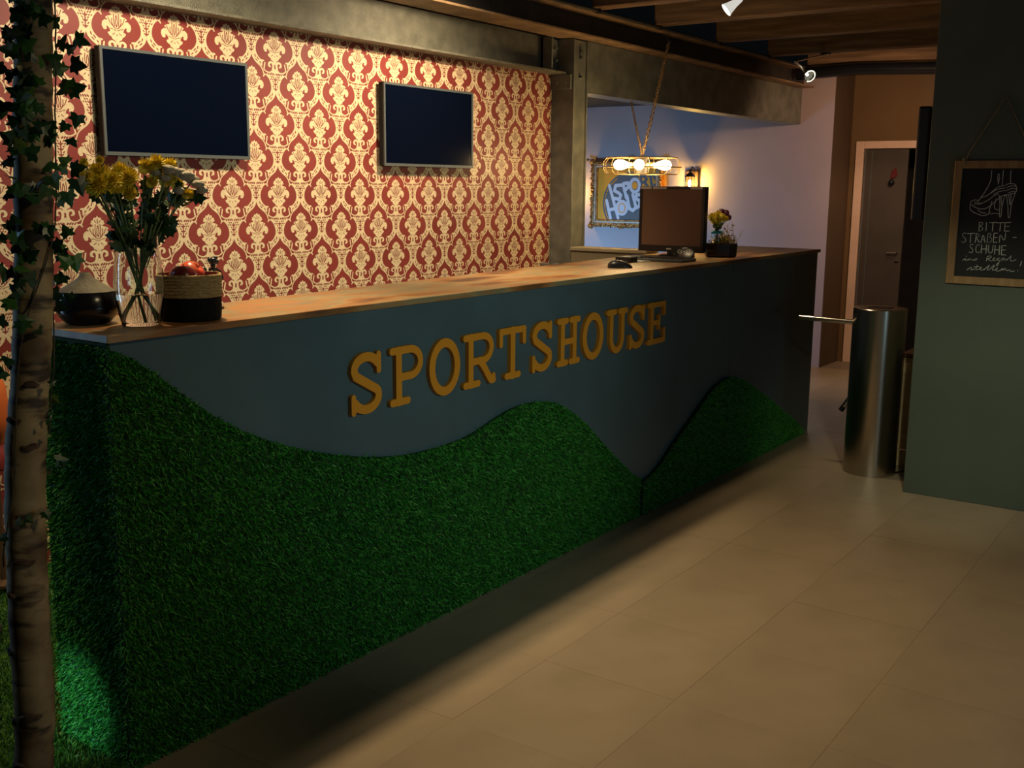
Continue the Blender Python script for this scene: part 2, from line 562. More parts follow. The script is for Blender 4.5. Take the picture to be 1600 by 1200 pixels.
def iso(Fd, xs, zs):
    """polygons where Fd>0: list of verts, list of polygons, list of boundary segments (vertex index pairs)"""
    nz, nx = Fd.shape
    V, P, S = [], [], []
    inside = Fd > 0
    cnt = inside[:-1, :-1].astype(int) + inside[:-1, 1:] + inside[1:, :-1] + inside[1:, 1:]
    for j in range(nz - 1):
        i = 0
        row = cnt[j]
        while i < nx - 1:
            if row[i] == 4:
                k = i
                while k < nx - 1 and row[k] == 4:
                    k += 1
                b = len(V)
                V += [(xs[i], zs[j]), (xs[k], zs[j]), (xs[k], zs[j + 1]), (xs[i], zs[j + 1])]
                P.append((b, b + 1, b + 2, b + 3))
                i = k
                continue
            if row[i] > 0:
                cs = [(i, j), (i + 1, j), (i + 1, j + 1), (i, j + 1)]
                b = len(V)
                pl, cut = [], []
                for q in range(4):
                    a, c = cs[q], cs[(q + 1) % 4]
                    fa, fc = Fd[a[1], a[0]], Fd[c[1], c[0]]
                    if fa > 0:
                        pl.append((xs[a[0]], zs[a[1]]))
                    if (fa > 0) != (fc > 0):
                        t = fa / (fa - fc)
                        pl.append((xs[a[0]] + (xs[c[0]] - xs[a[0]]) * t, zs[a[1]] + (zs[c[1]] - zs[a[1]]) * t))
                        cut.append((b + len(pl) - 1, fa > 0))
                V += pl
                P.append(tuple(range(b, b + len(pl))))
                for q in range(len(cut)):
                    if cut[q][1]:
                        S.append((cut[q][0], cut[(q + 1) % len(cut)][0]))
            i += 1
    return V, P, S


def arc(cx, cy, rx, ry, a0, a1, n=14):
    return [(cx + rx * math.cos(math.radians(a0 + (a1 - a0) * i / n)), cy + ry * math.sin(math.radians(a0 + (a1 - a0) * i / n))) for i in range(n + 1)]


def smooth_pts(pts, it=2):
    for _ in range(it):
        q = [pts[0]]
        for a, b in zip(pts[:-1], pts[1:]):
            q.append((a[0] * 0.75 + b[0] * 0.25, a[1] * 0.75 + b[1] * 0.25))
            q.append((a[0] * 0.25 + b[0] * 0.75, a[1] * 0.25 + b[1] * 0.75))
        q.append(pts[-1])
        pts = q
    return pts


# ------------------------------------------------------------------ setting
XC0, XC1, YC, ZC = 1.605, 6.79, 2.36, 1.185      # counter body
WALL_Y = 3.60

struct(MB().box(-2.0, 10.4, -2.0, 7.2, -0.12, -0.002).build('floor', 'grout'))
FL = bpy.data.objects['floor']
TX, TY = 0.5, 0.48
tile_me = None
for ix in range(-1, 16):
    for iy in range(-4, 6):
        x0, y0 = 2.33 + TX * (ix - 2), 1.35 + TY * (iy - 1)
        if x0 + TX < 1.25 or x0 > 9.8 or y0 > 3.5 or y0 + TY < -0.6:
            continue
        if 2.4 < x0 < 5.4 and y0 > 2.4:
            continue
        if y0 + TY < x0 * 0.12 - 0.4 or (x0 > 5.7 and y0 + TY < 1.4):
            continue
        if tile_me is None:
            o = MB().box(0.0004, TX - 0.0004, 0.0004, TY - 0.0004, -0.004, 0.0).build('tile', 'tile')
            tile_me = o.data
        else:
            o = bpy.data.objects.new('tile', tile_me)
            COL.objects.link(o)
        o.parent = FL
        o.location = (x0, y0, random.uniform(-0.0003, 0.0003))

wb = struct(MB().box(-1.6, 5.54, WALL_Y, WALL_Y + 0.14, 0, 2.62).build('wall_back', 'red_paper'))

# printed damask: one repeat as a field, laid out over the wall
PX, PZ = 0.26, 0.308
SX, SZ = PX / 790, PZ / 1240
pal = [(0, 275), (18, 243), (46, 250), (54, 212), (88, 196), (78, 174), (96, 156), (66, 134), (78, 116), (112, 106), (146, 78),
       (116, 60), (120, 40), (108, 12), (104, 0), (122, 44), (150, 50), (185, 12), (192, -40), (172, -90), (142, -96), (124, -72), (138, -46), (116, -40), (94, -74),
       (84, -112), (122, -128), (102, -168), (72, -188), (62, -220), (28, -240), (13, -292), (0, -296)]
pal = pal + [(-x, y) for x, y in reversed(pal[1:-1])]
veins = [[(0, -45), (14, 20), (10, 90), (0, 130)], [(4, -70), (38, -45), (62, 20)], [(62, 20), (60, 80)], [(26, -30), (36, 60), (30, 150)],
         [(2, -100), (40, -80), (86, -66)], [(20, -60), (80, 10), (108, 90)], [(0, 160), (0, 225)], [(18, 170), (40, 205)], [(0, -150), (0, -170)],
         [(30, -130), (60, -160)], [(60, 130), (88, 120)]]
cline = smooth_pts([(203, 112), (192, 148), (158, 154), (100, 85), (68, -5), (64, -95), (94, -172), (140, -225), (176, -250)])
cap = [(178, -246), (171, -335)]
star = [(176, -238), (200, -246)]
ogee = smooth_pts([(4, -140), (25, -212), (62, -265), (112, -310), (158, -352), (184, -402), (196, -450), (212, -486)])
scroll = smooth_pts([(172, 345), (186, 260), (195, 232), (140, 190), (80, 190), (36, 238), (24, 318), (54, 370), (100, 352), (106, 302), (76, 285)])
body = [(0, 262), (30, 228), (76, 184), (140, 172), (152, 150), (98, 84), (68, -8), (64, -98), (94, -172), (140, -228), (174, -255), (169, -328),
        (112, -302), (62, -257), (25, -205), (4, -140)]
body = body + [(-x, y) for x, y in reversed(body[1:-1])]
body = body[:len(body)]
specks = [[(0, 110), (0, -110)], [(92, -200), (118, -236)], [(56, -158), (66, -196)], [(134, -270), (154, -296)], [(70, -230), (96, -262)]]
for k, y in enumerate(range(150, -130, -40)):
    w = 120 if y > 120 else (92 if y > 60 else (66 if y > 10 else 54))
    for x in range(16 + 14 * (k % 2), w - 8, 30):
        specks.append([(x, y), (x + 13, y + 15)])
for x in (20, 50, 80):
    specks.append([(x, 168), (x + 14, 176)])


def mir(X):
    return np.abs(X)


def unit(X, Z):
    x, z = X / SX, Z / SZ
    Fm = s_poly(x, z, pal)
    for q in veins:
        Fm = np.minimum(Fm, d_poly(mir(x), z, q) - 5.5)
    for sgn in (-1, 1):
        xp = mir(x - 395 * sgn)
        bd = s_poly(x - 395 * sgn, z, body)
        for q in specks:
            bd = np.minimum(bd, d_poly(xp, z, q) - 8.0)
        for q, r in ((cline, 8.5), (cap, 8.5), (star, 12), (ogee, 8.5), (scroll, 10)):
            bd = np.maximum(bd, r - d_poly(xp, z, q))
        bd = np.maximum(bd, 24 - np.hypot(xp - 76, z - 316) if False else bd)
        bd = np.maximum(bd, 17 - d_poly(xp, z, scroll[-22:-4]))
        Fm = np.maximum(Fm, bd)
    return Fm


NXT, NZT = 100, 118
xs = np.linspace(0, PX, NXT + 1)
zs = np.linspace(0, PZ, NZT + 1)
GX, GZ = np.meshgrid(xs, zs)
Ft = np.full(GX.shape, -1e9)
for ox in (0, 1):
    for oz in (0, 1):
        Ft = np.maximum(Ft, unit(GX - ox * PX, GZ - oz * PZ))
for ox in (0.5,):
    for oz in (-0.5, 0.5, 1.5):
        Ft = np.maximum(Ft, unit(GX - ox * PX, GZ - oz * PZ))
tv_, tp_, _ = iso(Ft, xs, zs)
tv_ = np.array(tv_)
tl = np.concatenate([np.array(p) for p in tp_])
ts = np.array([len(p) for p in tp_])
VV, LL, SSZ = [], [], []
nb = 0
X00, Z00 = 3.474 - 13 * PX, 1.371 - 5 * PZ
for a in range(0, 30):
    for b in range(0, 9):
        x0, z0 = X00 + a * PX, Z00 + b * PZ
        if x0 < 0.30 or x0 > 5.54 or z0 > 2.25 or z0 + PZ < 0:
            continue
        if x0 > 2.5 and z0 + PZ < 0.98:
            continue
        v = np.stack([tv_[:, 0] + x0, np.full(len(tv_), WALL_Y - 0.0008), tv_[:, 1] + z0], 1)
        v[:, 0] = np.minimum(v[:, 0], 5.54)
        v[:, 2] = np.clip(v[:, 2], 0.002, 2.6)
        VV.append(v)
        LL.append(tl + nb)
        SSZ.append(ts)
        nb += len(v)
wp = np_mesh('wallpaper_print', np.concatenate(VV), np.concatenate(LL), np.concatenate(SSZ), 'gold_print', wb)
wp['kind'] = 'stuff'
wp['label'] = 'cream damask ornaments printed on the red wallpaper'

# far walls
struct(MB().box(9.31, 9.45, 3.167, 7.0, 0, 2.62).build('wall_far', 'purple'))
struct(MB().box(9.311, 9.79, 3.160, 3.30, 0, 2.62).build('wall_return', 'brown_wall'))
wd = MB()
wd.box(9.79, 9.93, 3.035, 3.16, 0, 2.62).box(9.79, 9.93, 2.17, 3.035, 1.93, 2.62).box(9.79, 9.93, 1.0, 2.17, 0, 2.62)
struct(wd.build('wall_passage', 'tan_wall'))
struct(MB().box(5.65, 9.79, -2.0, 1.433, 0, 2.62).build('wall_right', 'green_wall', bevel=0.004))
struct(MB().box(5.655, 9.3, 3.6, 7.0, 2.33, 2.38).build('ceiling_rear', 'navy'))
struct(MB().box(9.93, 11.0, 1.6, 3.4, 0, 2.5).build('wall_beyond_door', 'black_matt')) if False else None
struct(MB().box(-1.6, 9.8, 7.0, 7.1, 0, 2.62).build('wall_rear', 'purple'))
struct(MB().box(10.8, 10.9, 1.0, 3.6, 0, 2.5).build('wall_hall', 'black_matt'))  # darkness beyond the door put into this wall's black colour

# door frame and leaf, standing ajar
fr = MB()
fr.box(9.765, 9.80, 3.035, 3.106, 0, 1.985).box(9.765, 9.80, 2.10, 2.17, 0, 1.985).box(9.765, 9.80, 2.17, 3.035, 1.92, 1.985)
d1 = struct(fr.build('door_1', 'frame_paint', bevel=0.004))
lf = part(MB().box(9.80, 9.84, 2.655, 3.02, 0.01, 1.915), 'door_leaf', 'door', d1, bevel=0.003)
part(MB().box(9.80, 9.86, 3.016, 3.034, 0.0, 1.92), 'door_lining', 'grey', d1)
hb = MB().tube([(9.80, 2.69, 1.02), (9.76, 2.69, 1.02), (9.76, 2.77, 1.02)], 0.009, 8).lathe([(0.02, 0), (0.02, 0.004)], (9.795, 2.69, 0.94), 12)
part(hb, 'door_handle', 'chrome', lf, smooth=True)
part(MB().box(9.797, 9.80, 2.96, 2.972, 0.02, 1.9), 'edge_strip', 'bezel', d1)

dec = thing('door_ornament', 'small dark bauble with red ribbon hanging on the dark door', 'ornament', (9.775, 2.68, 1.68))
c = on_x(1393, 285, 9.775)
part(MB().ball((9.772, c.y, c.z), 0.027, n=14, m=10), 'bauble', 'black_glaze', dec, smooth=True)
part(MB().add([(9.79, c.y + 0.02, c.z + 0.03), (9.785, c.y - 0.045, c.z + 0.06), (9.785, c.y - 0.03, c.z + 0.13), (9.79, c.y + 0.01, c.z + 0.10)], [(0, 1, 2, 3)])
     .add([(9.778, c.y + 0.02, c.z + 0.03), (9.775, c.y - 0.04, c.z + 0.05), (9.775, c.y - 0.02, c.z + 0.09)], [(0, 1, 2)]), 'ribbon', 'ribbon_red', dec)

# ceiling deck with joists
ce = struct(MB().box(-1.6, 9.31, -2.0, 3.4, 2.80, 2.86).build('ceiling', 'navy'))
jm = None
for i, xb in enumerate((3.06, 3.92, 4.79, 5.65, 6.42, 7.34, 8.29, 9.16)):
    if jm is None:
        o = MB().box(-0.105, 0, -1.9, 3.34, 2.575, 2.80).build('joist', 'joist', bevel=0.006)
        jm = o.data
    else:
        o = bpy.data.objects.new('joist', jm)
        COL.objects.link(o)
        mo = o.modifiers.new('bevel', 'BEVEL')
        mo.width = 0.006
    o.parent = ce
    o.location = (xb, 0, 0)
dp = MB().tube([(9.0, 1.4, 2.53), (9.0, 2.2, 2.50), (9.02, 2.9, 2.53), (9.0, 3.4, 2.51)], 0.05, 12)
tag(dp.build('ceiling_pipe', 'black_glaze', smooth=True), 'black glossy pipe under the ceiling above the far door', 'pipe')


# steel frame
def bolt(mb, c, axis, r=0.012, h=0.012):
    a = Vector(axis)
    c = Vector(c)
    mb.tube([c, c + a * h], r, 6)
    mb.tube([c + a * h, c + a * (h + 0.010)], r * 0.55, 8)


bb = thing('wall_beam', 'pale painted steel beam running along the top of the red papered wall', 'beam', (2.0, 3.55, 2.22))
mb = MB().box(-1.4, 5.53, 3.575, 3.59, 2.227, 2.42).box(-1.4, 5.53, 3.49, 3.599, 2.215, 2.227)
part(mb, 'beam_profile', 'pale_steel', bb, bevel=0.002)
cl = MB().box(5.38, 5.395, 3.50, 3.575, 2.235, 2.41).box(5.38, 5.53, 3.560, 3.575, 2.235, 2.41)
for z in (2.29, 2.36):
    bolt(cl, (5.44, 3.56, z), (0, -1, 0))
    bolt(cl, (5.50, 3.56, z), (0, -1, 0))
part(cl, 'bolted_cleat', 'steel', bb)

co = thing('steel_column', 'grey green steel column with bolted plates at the right end of the papered wall', 'column', (5.62, 3.53, 0))
mb = MB().box(5.541, 5.553, 3.447, 3.605, 0, 2.415).box(5.69, 5.702, 3.447, 3.605, 0, 2.415).box(5.553, 5.69, 3.52, 3.53, 0, 2.415)
part(mb, 'column_profile', 'steel', co, bevel=0.002)
pl = MB().box(5.562, 5.686, 3.456, 3.468, 0, 2.41)
part(pl, 'front_plate', 'steel', co)
bp = MB()
for z in (2.31, 2.345, 2.20):
    bolt(bp, (5.62, 3.456, z), (0, -1, 0), 0.011)
for y in (3.49, 3.555):
    bolt(bp, (5.541, y, 2.165), (-1, 0, 0), 0.011)
part(bp, 'bolt_heads', 'steel', co)
part(MB().box(5.525, 5.541, 3.46, 3.60, 2.13, 2.213), 'seat_plate', 'steel', co)

b2 = thing('lintel_beam', 'dark steel beam spanning the opening right of the column', 'beam', (7.5, 3.5, 2.12))
part(MB().box(5.703, 9.309, 3.46, 3.475, 2.13, 2.418).box(5.703, 9.309, 3.46, 3.60, 2.118, 2.13), 'beam_profile', 'steel', b2, bevel=0.002)

fb = thing('main_beam', 'dark steel girder along the ceiling resting on the column top', 'beam', (4.0, 3.45, 2.42))
mb = MB().box(-1.4, 9.30, 3.445, 3.455, 2.432, 2.555)
part(mb, 'web', 'dark_steel', fb)
part(MB().box(-1.4, 9.30, 3.35, 3.55, 2.42, 2.432), 'lower_flange', 'lit_steel', fb, bevel=0.002)
part(MB().box(-1.4, 9.30, 3.35, 3.55, 2.555, 2.567), 'upper_flange', 'lit_steel', fb, bevel=0.002)
cd = thing('cable_conduit', 'thin dark conduit clipped along the upper edge of the ceiling girder', 'conduit', (5.5, 3.33, 2.58))
part(MB().tube([(2.5, 3.325, 2.563), (9.2, 3.325, 2.563)], 0.009, 8), 'pipe', 'dark_steel', cd, smooth=True)
for x in (4.75, 5.6, 6.37, 7.3, 8.2):
    part(MB().box(x - 0.012, x + 0.012, 3.312, 3.338, 2.552, 2.585), 'clip', 'black', cd)

# low partition with ledge behind the counter
hw = thing('low_partition', 'low olive partition with a ledge coloured as lit between column and counter', 'partition', (5.6, 3.1, 0))
part(MB().box(5.545, 5.66, 2.93, 3.446, 0, 1.185), 'panel', 'olive', hw)
part(MB().box(5.53, 5.68, 2.927, 3.446, 1.186, 1.206), 'ledge', 'ledge', hw, bevel=0.003)

# ------------------------------------------------------------------ reception counter
rc = thing('reception_counter', 'long slate blue reception counter faced with artificial grass hills', 'counter', (4.2, 2.6, 0))
XS = 5.47
part(MB().box(XC0, XS - 0.002, YC, YC + 0.03, 0, ZC - 0.02), 'front_panel', 'slate', rc, bevel=0.0015)
part(MB().box(XS + 0.002, XC1, YC, YC + 0.03, 0, ZC - 0.02), 'front_panel', 'slate', rc, bevel=0.0015)
part(MB().box(XC0, XC0 + 0.03, YC + 0.031, 2.66, 0, ZC - 0.02), 'end_panel', 'slate', rc)
part(MB().box(XC1 - 0.03, XC1, YC + 0.031, 2.85, 0, ZC - 0.02), 'end_panel', 'slate', rc)
part(MB().box(XC0 + 0.031, 3.2, 2.63, 2.66, 0, ZC - 0.02), 'back_panel', 'slate', rc)
part(MB().box(3.2, XC1 - 0.031, 2.76, 2.79, 0, ZC - 0.02), 'back_panel', 'slate', rc)

hill = [(1.590, 1.160), (1.607, 1.150), (1.663, 1.122), (1.756, 1.051), (1.855, 0.967), (1.961, 0.894), (2.077, 0.832), (2.20, 0.779), (2.333, 0.734), (2.507, 0.686),
        (2.697, 0.65), (2.905, 0.639), (3.093, 0.646), (3.233, 0.682), (3.382, 0.712), (3.563, 0.707), (3.708, 0.673), (3.891, 0.573),
        (4.09, 0.42), (4.305, 0.264), (4.44, 0.178)]
hill2 = [(4.46, 0.165), (4.598, 0.192), (4.798, 0.30), (5.047, 0.424), (5.234, 0.515), (5.40, 0.543), (5.48, 0.540), (5.60, 0.51), (5.76, 0.452), (6.07, 0.313), (6.526, 0.10), (6.66, 0.02)]
hx = np.array([p[0] for p in hill])
hz = np.array([p[1] for p in hill])
h2x = np.array([p[0] for p in hill2])
h2z = np.array([p[1] for p in hill2])


def smooth_top(xq, ax, az):
    # soft interpolation of the cut line
    t = np.interp(xq, ax, az)
    for d in (0.03, 0.06):
        t = t + np.interp(np.clip(xq - d, ax[0], ax[-1]), ax, az) + np.interp(np.clip(xq + d, ax[0], ax[-1]), ax, az)
    return t / 5


def turf_board(ax, az, thick, name, parent):
    xq = np.linspace(ax[0], ax[-1], 140)
    zq = smooth_top(xq, ax, az)
    vs, fs = [], []
    for x, z in zip(xq, zq):
        vs += [(x, YC - 0.0008, 0.004), (x, YC - 0.0008, z), (x, YC - thick, 0.004), (x, YC - thick, z)]
    for i in range(len(xq) - 1):
        a, b = 4 * i, 4 * i + 4
        fs += [(a + 2, b + 2, b + 3, a + 3), (a + 1, a + 3, b + 3, b + 1), (a, a + 1, b + 1, b), (a, b, b + 2, a + 2)]
    e = 4 * (len(xq) - 1)
    fs += [(0, 2, 3, 1), (e, e + 1, e + 3, e + 2)]
    return part(MB().add(vs, fs), name, 'turf_base', parent)


def blades(name, P, Nn, lean, L, W, m, parent, spread=0.45):
    """P Nx3 base points, Nn Nx3 outward normals; each blade is a bent tapering strip"""
    n = len(P)
    d = Nn + rng.normal(0, spread, (n, 3)) + np.asarray(lean)
    d /= np.linalg.norm(d, axis=1, keepdims=True)
    ln = L * rng.uniform(0.6, 1.2, (n, 1))
    side = np.cross(d, rng.normal(0, 1, (n, 3)))
    side /= np.linalg.norm(side, axis=1, keepdims=True) + 1e-9
    w = W * rng.uniform(0.7, 1.3, (n, 1))
    mid = P + d * ln * 0.55
    d2 = d + np.asarray(lean) * 0.7 + rng.normal(0, 0.2, (n, 3))
    d2 /= np.linalg.norm(d2, axis=1, keepdims=True)
    tip = mid + d2 * ln * 0.5
    V = np.stack([P - side * w / 2, P + side * w / 2, mid - side * w * 0.42, mid + side * w * 0.42, tip], 1).reshape(-1, 3)
    base = np.arange(n)[:, None] * 5
    loops = np.concatenate([base + np.array([0, 1, 3, 2]), base + np.array([2, 3, 4])], 1).ravel()
    sizes = np.tile([4, 3], n)
    o = np_mesh(name, V, loops, sizes, m, parent)
    o['kind'] = 'stuff'
    return o


def turf_blades(ax, az, thick, n, name, parent):
    x = rng.uniform(ax[0], ax[-1], n * 3)
    z = rng.uniform(0.004, az.max(), n * 3)
    k = z < smooth_top(x, ax, az) - 0.004
    x, z = x[k][:n], z[k][:n]
    P = np.stack([x, np.full(len(x), YC - thick), z], 1)
    # a denser row along the cut edge
    xe = rng.uniform(ax[0], ax[-1], n // 24)
    ze = smooth_top(xe, ax, az) - rng.uniform(0.0, 0.004, len(xe))
    P = np.concatenate([P, np.stack([xe, np.full(len(xe), YC - thick * rng.uniform(0.3, 1, len(xe))), ze], 1)])
    N_ = np.tile([0, -1.0, 0], (len(P), 1))
    return blades(name, P, N_, (0, 0, -0.25), 0.017, 0.0034, 'blade', parent)


turf_board(hx, hz, 0.012, 'turf_backing', rc)
turf_blades(hx, hz, 0.012, 80000, 'artificial_grass', rc)
turf_board(h2x, h2z, 0.020, 'turf_backing', rc)
turf_blades(h2x, h2z, 0.020, 22000, 'artificial_grass', rc)
# left end: fully turfed
part(MB().box(XC0 - 0.010, XC0 - 0.0005, YC - 0.008, 2.665, 0.004, ZC - 0.022), 'turf_backing', 'turf_base', rc)
n = 15000
P = np.stack([np.full(n, XC0 - 0.010), rng.uniform(YC - 0.012, 2.665, n), rng.uniform(0.006, ZC - 0.03, n)], 1)
blades('artificial_grass', P, np.tile([-1.0, 0, 0], (n, 1)), (0, 0, -0.25), 0.017, 0.0032, 'blade', rc)

cto = [(XC0 - 0.012, YC - 0.016), (XC1 + 0.006, YC - 0.016), (XC1 + 0.006, 2.925), (5.1, 2.925), (XC0 - 0.012, 2.68)]
ct = tag(MB().add([(a, b, ZC - 0.02) for a, b in cto] + [(a, b, ZC) for a, b in cto],
                  [(4, 3, 2, 1, 0), (5, 6, 7, 8, 9)] + [(i, (i + 1) % 5, 5 + (i + 1) % 5, 5 + i) for i in range(5)]).build('worktop', 'worktop', bevel=0.002),
         'long brown and olive mottled worktop lying on the slate counter', 'worktop')

# letters on the counter front
HL = 0.2


def letter_field(ch, X, Z, w):
    r, s = 0.0145, 0.0125
    t, b = HL - s, s
    strokes = []
    A = lambda p, rr=r: strokes.append((p, rr))
    if ch == 'S':
        pts = arc(w / 2, 0.146, w / 2 - 0.018, 0.041, 25, 180, 12) + [(0.026, 0.128)] + [(w * 0.5, 0.101), (w - 0.026, 0.074)] + \
            arc(w / 2, 0.055, w / 2 - 0.018, 0.041, 20, -155, 14)
        A(pts, 0.0150)
        A([(w - 0.016, 0.137), (w - 0.016, HL - 0.010)], 0.0105)
        A([(0.014, 0.060), (0.014, 0.010)], 0.0105)
    elif ch == 'O':
        A(arc(w / 2, HL / 2, w / 2 - 0.016, HL / 2 - 0.013, 0, 360, 40), 0.0158)
    elif ch in 'PR':
        A([(0.046, b), (0.046, t)])
        A([(0.012, t), (0.09, t)], s)
        A([(0.046, t)] + arc(w * 0.60, 0.142, w * 0.40 - 0.016 if ch == 'P' else w * 0.32 - 0.012, 0.0455, 90, -90, 16) + [(0.046, 0.0965)], 0.0130)
        A([(0.012, b), (0.092, b)], s)
        if ch == 'R':
            A(smooth_pts([(w * 0.50, 0.096), (w * 0.62, 0.075), (w * 0.78, 0.03), (w * 0.86, 0.016)]), r)
            A([(w * 0.84, 0.014), (w - 0.013, 0.014)], s)
            A([(w - 0.014, 0.014), (w - 0.014, 0.03)], 0.011)
    elif ch == 'T':
        A([(w / 2, b), (w / 2, t)], 0.0155)
        A([(0.012, t), (w - 0.012, t)], s)
        A([(0.0125, t), (0.0125, 0.138)], 0.011)
        A([(w - 0.0125, t), (w - 0.0125, 0.138)], 0.011)
        A([(w / 2 - 0.042, b), (w / 2 + 0.042, b)], s)
    elif ch == 'H':
        for x in (0.044, w - 0.044):
            A([(x, b), (x, t)])
            A([(x - 0.031, b), (x + 0.031, b)], s)
            A([(x - 0.031, t), (x + 0.031, t)], s)
        A([(0.044, HL / 2), (w - 0.044, HL / 2)], 0.0125)
    elif ch == 'U':
        A([(0.043, t), (0.043, 0.075)] + arc(w / 2, 0.072, w / 2 - 0.043, 0.058, 180, 360, 16) + [(w - 0.043, t)])
        for x in (0.043, w - 0.043):
            A([(x - 0.031, t), (x + 0.031, t)], s)
    elif ch == 'E':
        A([(0.046, b), (0.046, t)])
        A([(0.012, t), (w - 0.013, t)], s)
        A([(w - 0.0125, t), (w - 0.0125, 0.140)], 0.011)
        A([(0.012, b), (w - 0.012, b)], s)
        A([(w - 0.0125, b), (w - 0.0125, 0.062)], 0.011)
        A([(0.046, 0.102), (0.118, 0.102)], 0.0115)
        A([(0.120, 0.074), (0.120, 0.130)], 0.010)
    Fd = np.full(X.shape, -1e9)
    for p, rr in strokes:
        Fd = np.maximum(Fd, rr - d_poly(X, Z, p))
    return Fd


LW = [(2.459, 2.61), (2.648, 2.823), (2.854, 3.029), (3.048, 3.25), (3.271, 3.452), (3.493, 3.643), (3.677, 3.859), (3.88, 4.054), (4.082, 4.269), (4.288, 4.437), (4.463, 4.648)]
ZL = 0.829
lt = thing('letter_sign', 'raised orange slab serif letters SPORTSHOUSE on the counter front', 'sign', (3.55, YC, ZL)) if False else rc
for ch, (x0, x1) in zip('SPORTSHOUSE', LW):
    w = x1 - x0
    gx = np.linspace(-0.004, w + 0.004, 64)
    gz = np.linspace(-0.006, HL + 0.006, 70)
    X, Z = np.meshgrid(gx, gz)
    Vv, Pp, Ss = iso(letter_field(ch, X, Z, w), gx, gz)
    yb, yf = YC - 0.0005, YC - 0.016
    nv = len(Vv)
    vs = [(x0 + a, yf, ZL + b) for a, b in Vv] + [(x0 + a, yb, ZL + b) for a, b in Vv]
    fs = list(Pp) + [(b, a, a + nv, b + nv) for a, b in Ss]
    o = part(MB().add(vs, fs), 'letter', 'orange_letter', rc)
    o['label'] = 'raised orange letter ' + ch

# ------------------------------------------------------------------ televisions
def tv(x0, x1, z0, z1, label, yback=3.598):
    yf = 3.55
    t = thing('television', label, 'television', ((x0 + x1) / 2, yf, z0), 'wall televisions')
    part(MB().box(x0, x1, yf + 0.006, yf + 0.035, z0, z1), 'case', 'black_matt', t, bevel=0.003)
    m = 0.011
    fr = MB().box(x0, x0 + m, yf, yf + 0.007, z0, z1).box(x1 - m, x1, yf, yf + 0.007, z0, z1).box(x0 + m, x1 - m, yf, yf + 0.007, z0, z0 + m * 1.2).box(x0 + m, x1 - m, yf, yf + 0.007, z1 - m, z1)
    part(fr, 'bezel', 'bezel', t)
    part(MB().box(x0 + m, x1 - m, yf + 0.003, yf + 0.0065, z0 + m * 1.2, z1 - m), 'screen', 'screen', t)
    part(MB().box((x0 + x1) / 2 - 0.1, (x0 + x1) / 2 + 0.1, yf + 0.035, yback, (z0 + z1) / 2 - 0.1, (z0 + z1) / 2 + 0.1), 'wall_bracket', 'black', t)
    return t


tv(2.452, 3.146, 1.662, 2.052, 'wide black wall television above the flower vase')
tv(3.99, 4.70, 1.655, 2.05, 'black wall television nearer the steel column')

# ------------------------------------------------------------------ birch trunk with ivy, grass mat
gm = thing('grass_mat', 'green artificial grass mat with a low mound left of the counter', 'grass mat', (1.0, 3.0, 0))


def mat_h(x, y):
    return 0.012 + 0.17 * np.exp(-(((x - 1.95) / 0.5) ** 2 + ((y - 3.55) / 0.22) ** 2)) + 0.03 * np.exp(-(((x - 0.7) / 0.4) ** 2 + ((y - 2.7) / 0.3) ** 2))


nx_, ny_ = 40, 40
gx = np.linspace(0.2, 2.4, nx_)
gy = np.linspace(1.98, 3.595, ny_)
vs = [(x, y, float(mat_h(x, y))) for y in gy for x in gx]
okc = lambda i, j: gx[i + 1] < 1.59 or gy[j] > 2.70
fs = [(j * nx_ + i, j * nx_ + i + 1, (j + 1) * nx_ + i + 1, (j + 1) * nx_ + i) for j in range(ny_ - 1) for i in range(nx_ - 1) if okc(i, j)]
vs2 = [(x, y, 0.001) for y in (gy[0], gy[-1]) for x in (gx[0], gx[-1])]
part(MB().add(vs, fs).box(gx[0], 1.585, gy[0], 2.70, 0.0005, 0.011).box(gx[0], gx[-1], 2.70, gy[-1], 0.0005, 0.011), 'mat_backing', 'turf_base', gm, smooth=True)
n = 60000
x = rng.uniform(0.9, 2.35, n)
y = rng.uniform(1.98, 3.59, n)
kk = (x < 1.585) | (y > 2.70)
x, y = x[kk], y[kk]
n = len(x)
P = np.stack([x, y, mat_h(x, y)], 1)
blades('grass_pile', P, np.tile([0, 0, 1.0], (n, 1)), (0, -0.1, 0), 0.022, 0.0032, 'floor_blade', gm)

trunk_px = [(53, -140, 30), (52, 0, 28), (52, 100, 28), (51, 200, 29), (52, 300, 29), (53, 400, 29), (51, 520, 30), (47, 600, 29), (40, 700, 31), (39, 800, 31), (43, 900, 31),
            (47, 1000, 31.5), (55, 1100, 32), (53, 1200, 30)]
YT = 2.2
tp = [on_y(u, v, YT) for u, v, _ in trunk_px]
tr = [r * 2.31 / F_PX for _, _, r in trunk_px]
top = tp[0] + (tp[0] - tp[1]) * 2.0
tp = [Vector((top.x, top.y, 2.62))] + tp + [Vector((tp[-1].x, YT, 0.10)), Vector((tp[-1].x, YT, 0.0))]
tr = [0.036] + tr + [tr[-1] * 1.05, tr[-1] * 1.15]
# resample
q, qr = [], []
for i in range(len(tp) - 1):
    for k in range(8):
        t = k / 8
        q.append(tp[i].lerp(tp[i + 1], t))
        qr.append((tr[i] * (1 - t) + tr[i + 1] * t) * (1 + 0.03 * math.sin(i * 5.1 + k * 1.7)))
q.append(tp[-1])
qr.append(tr[-1])
# soften bends
for _ in range(6):
    q = [q[0]] + [(q[i - 1] + q[i] * 2 + q[i + 1]) / 4 for i in range(1, len(q) - 1)] + [q[-1]]
TRUNK, TRR = q, qr
bt = thing('birch_trunk', 'white and brown birch trunk standing on grass at the left frame edge', 'tree', (tp[-1].x, YT, 0))
part(MB().tube(q, qr, 28), 'bark', 'birch', bt, smooth=True)


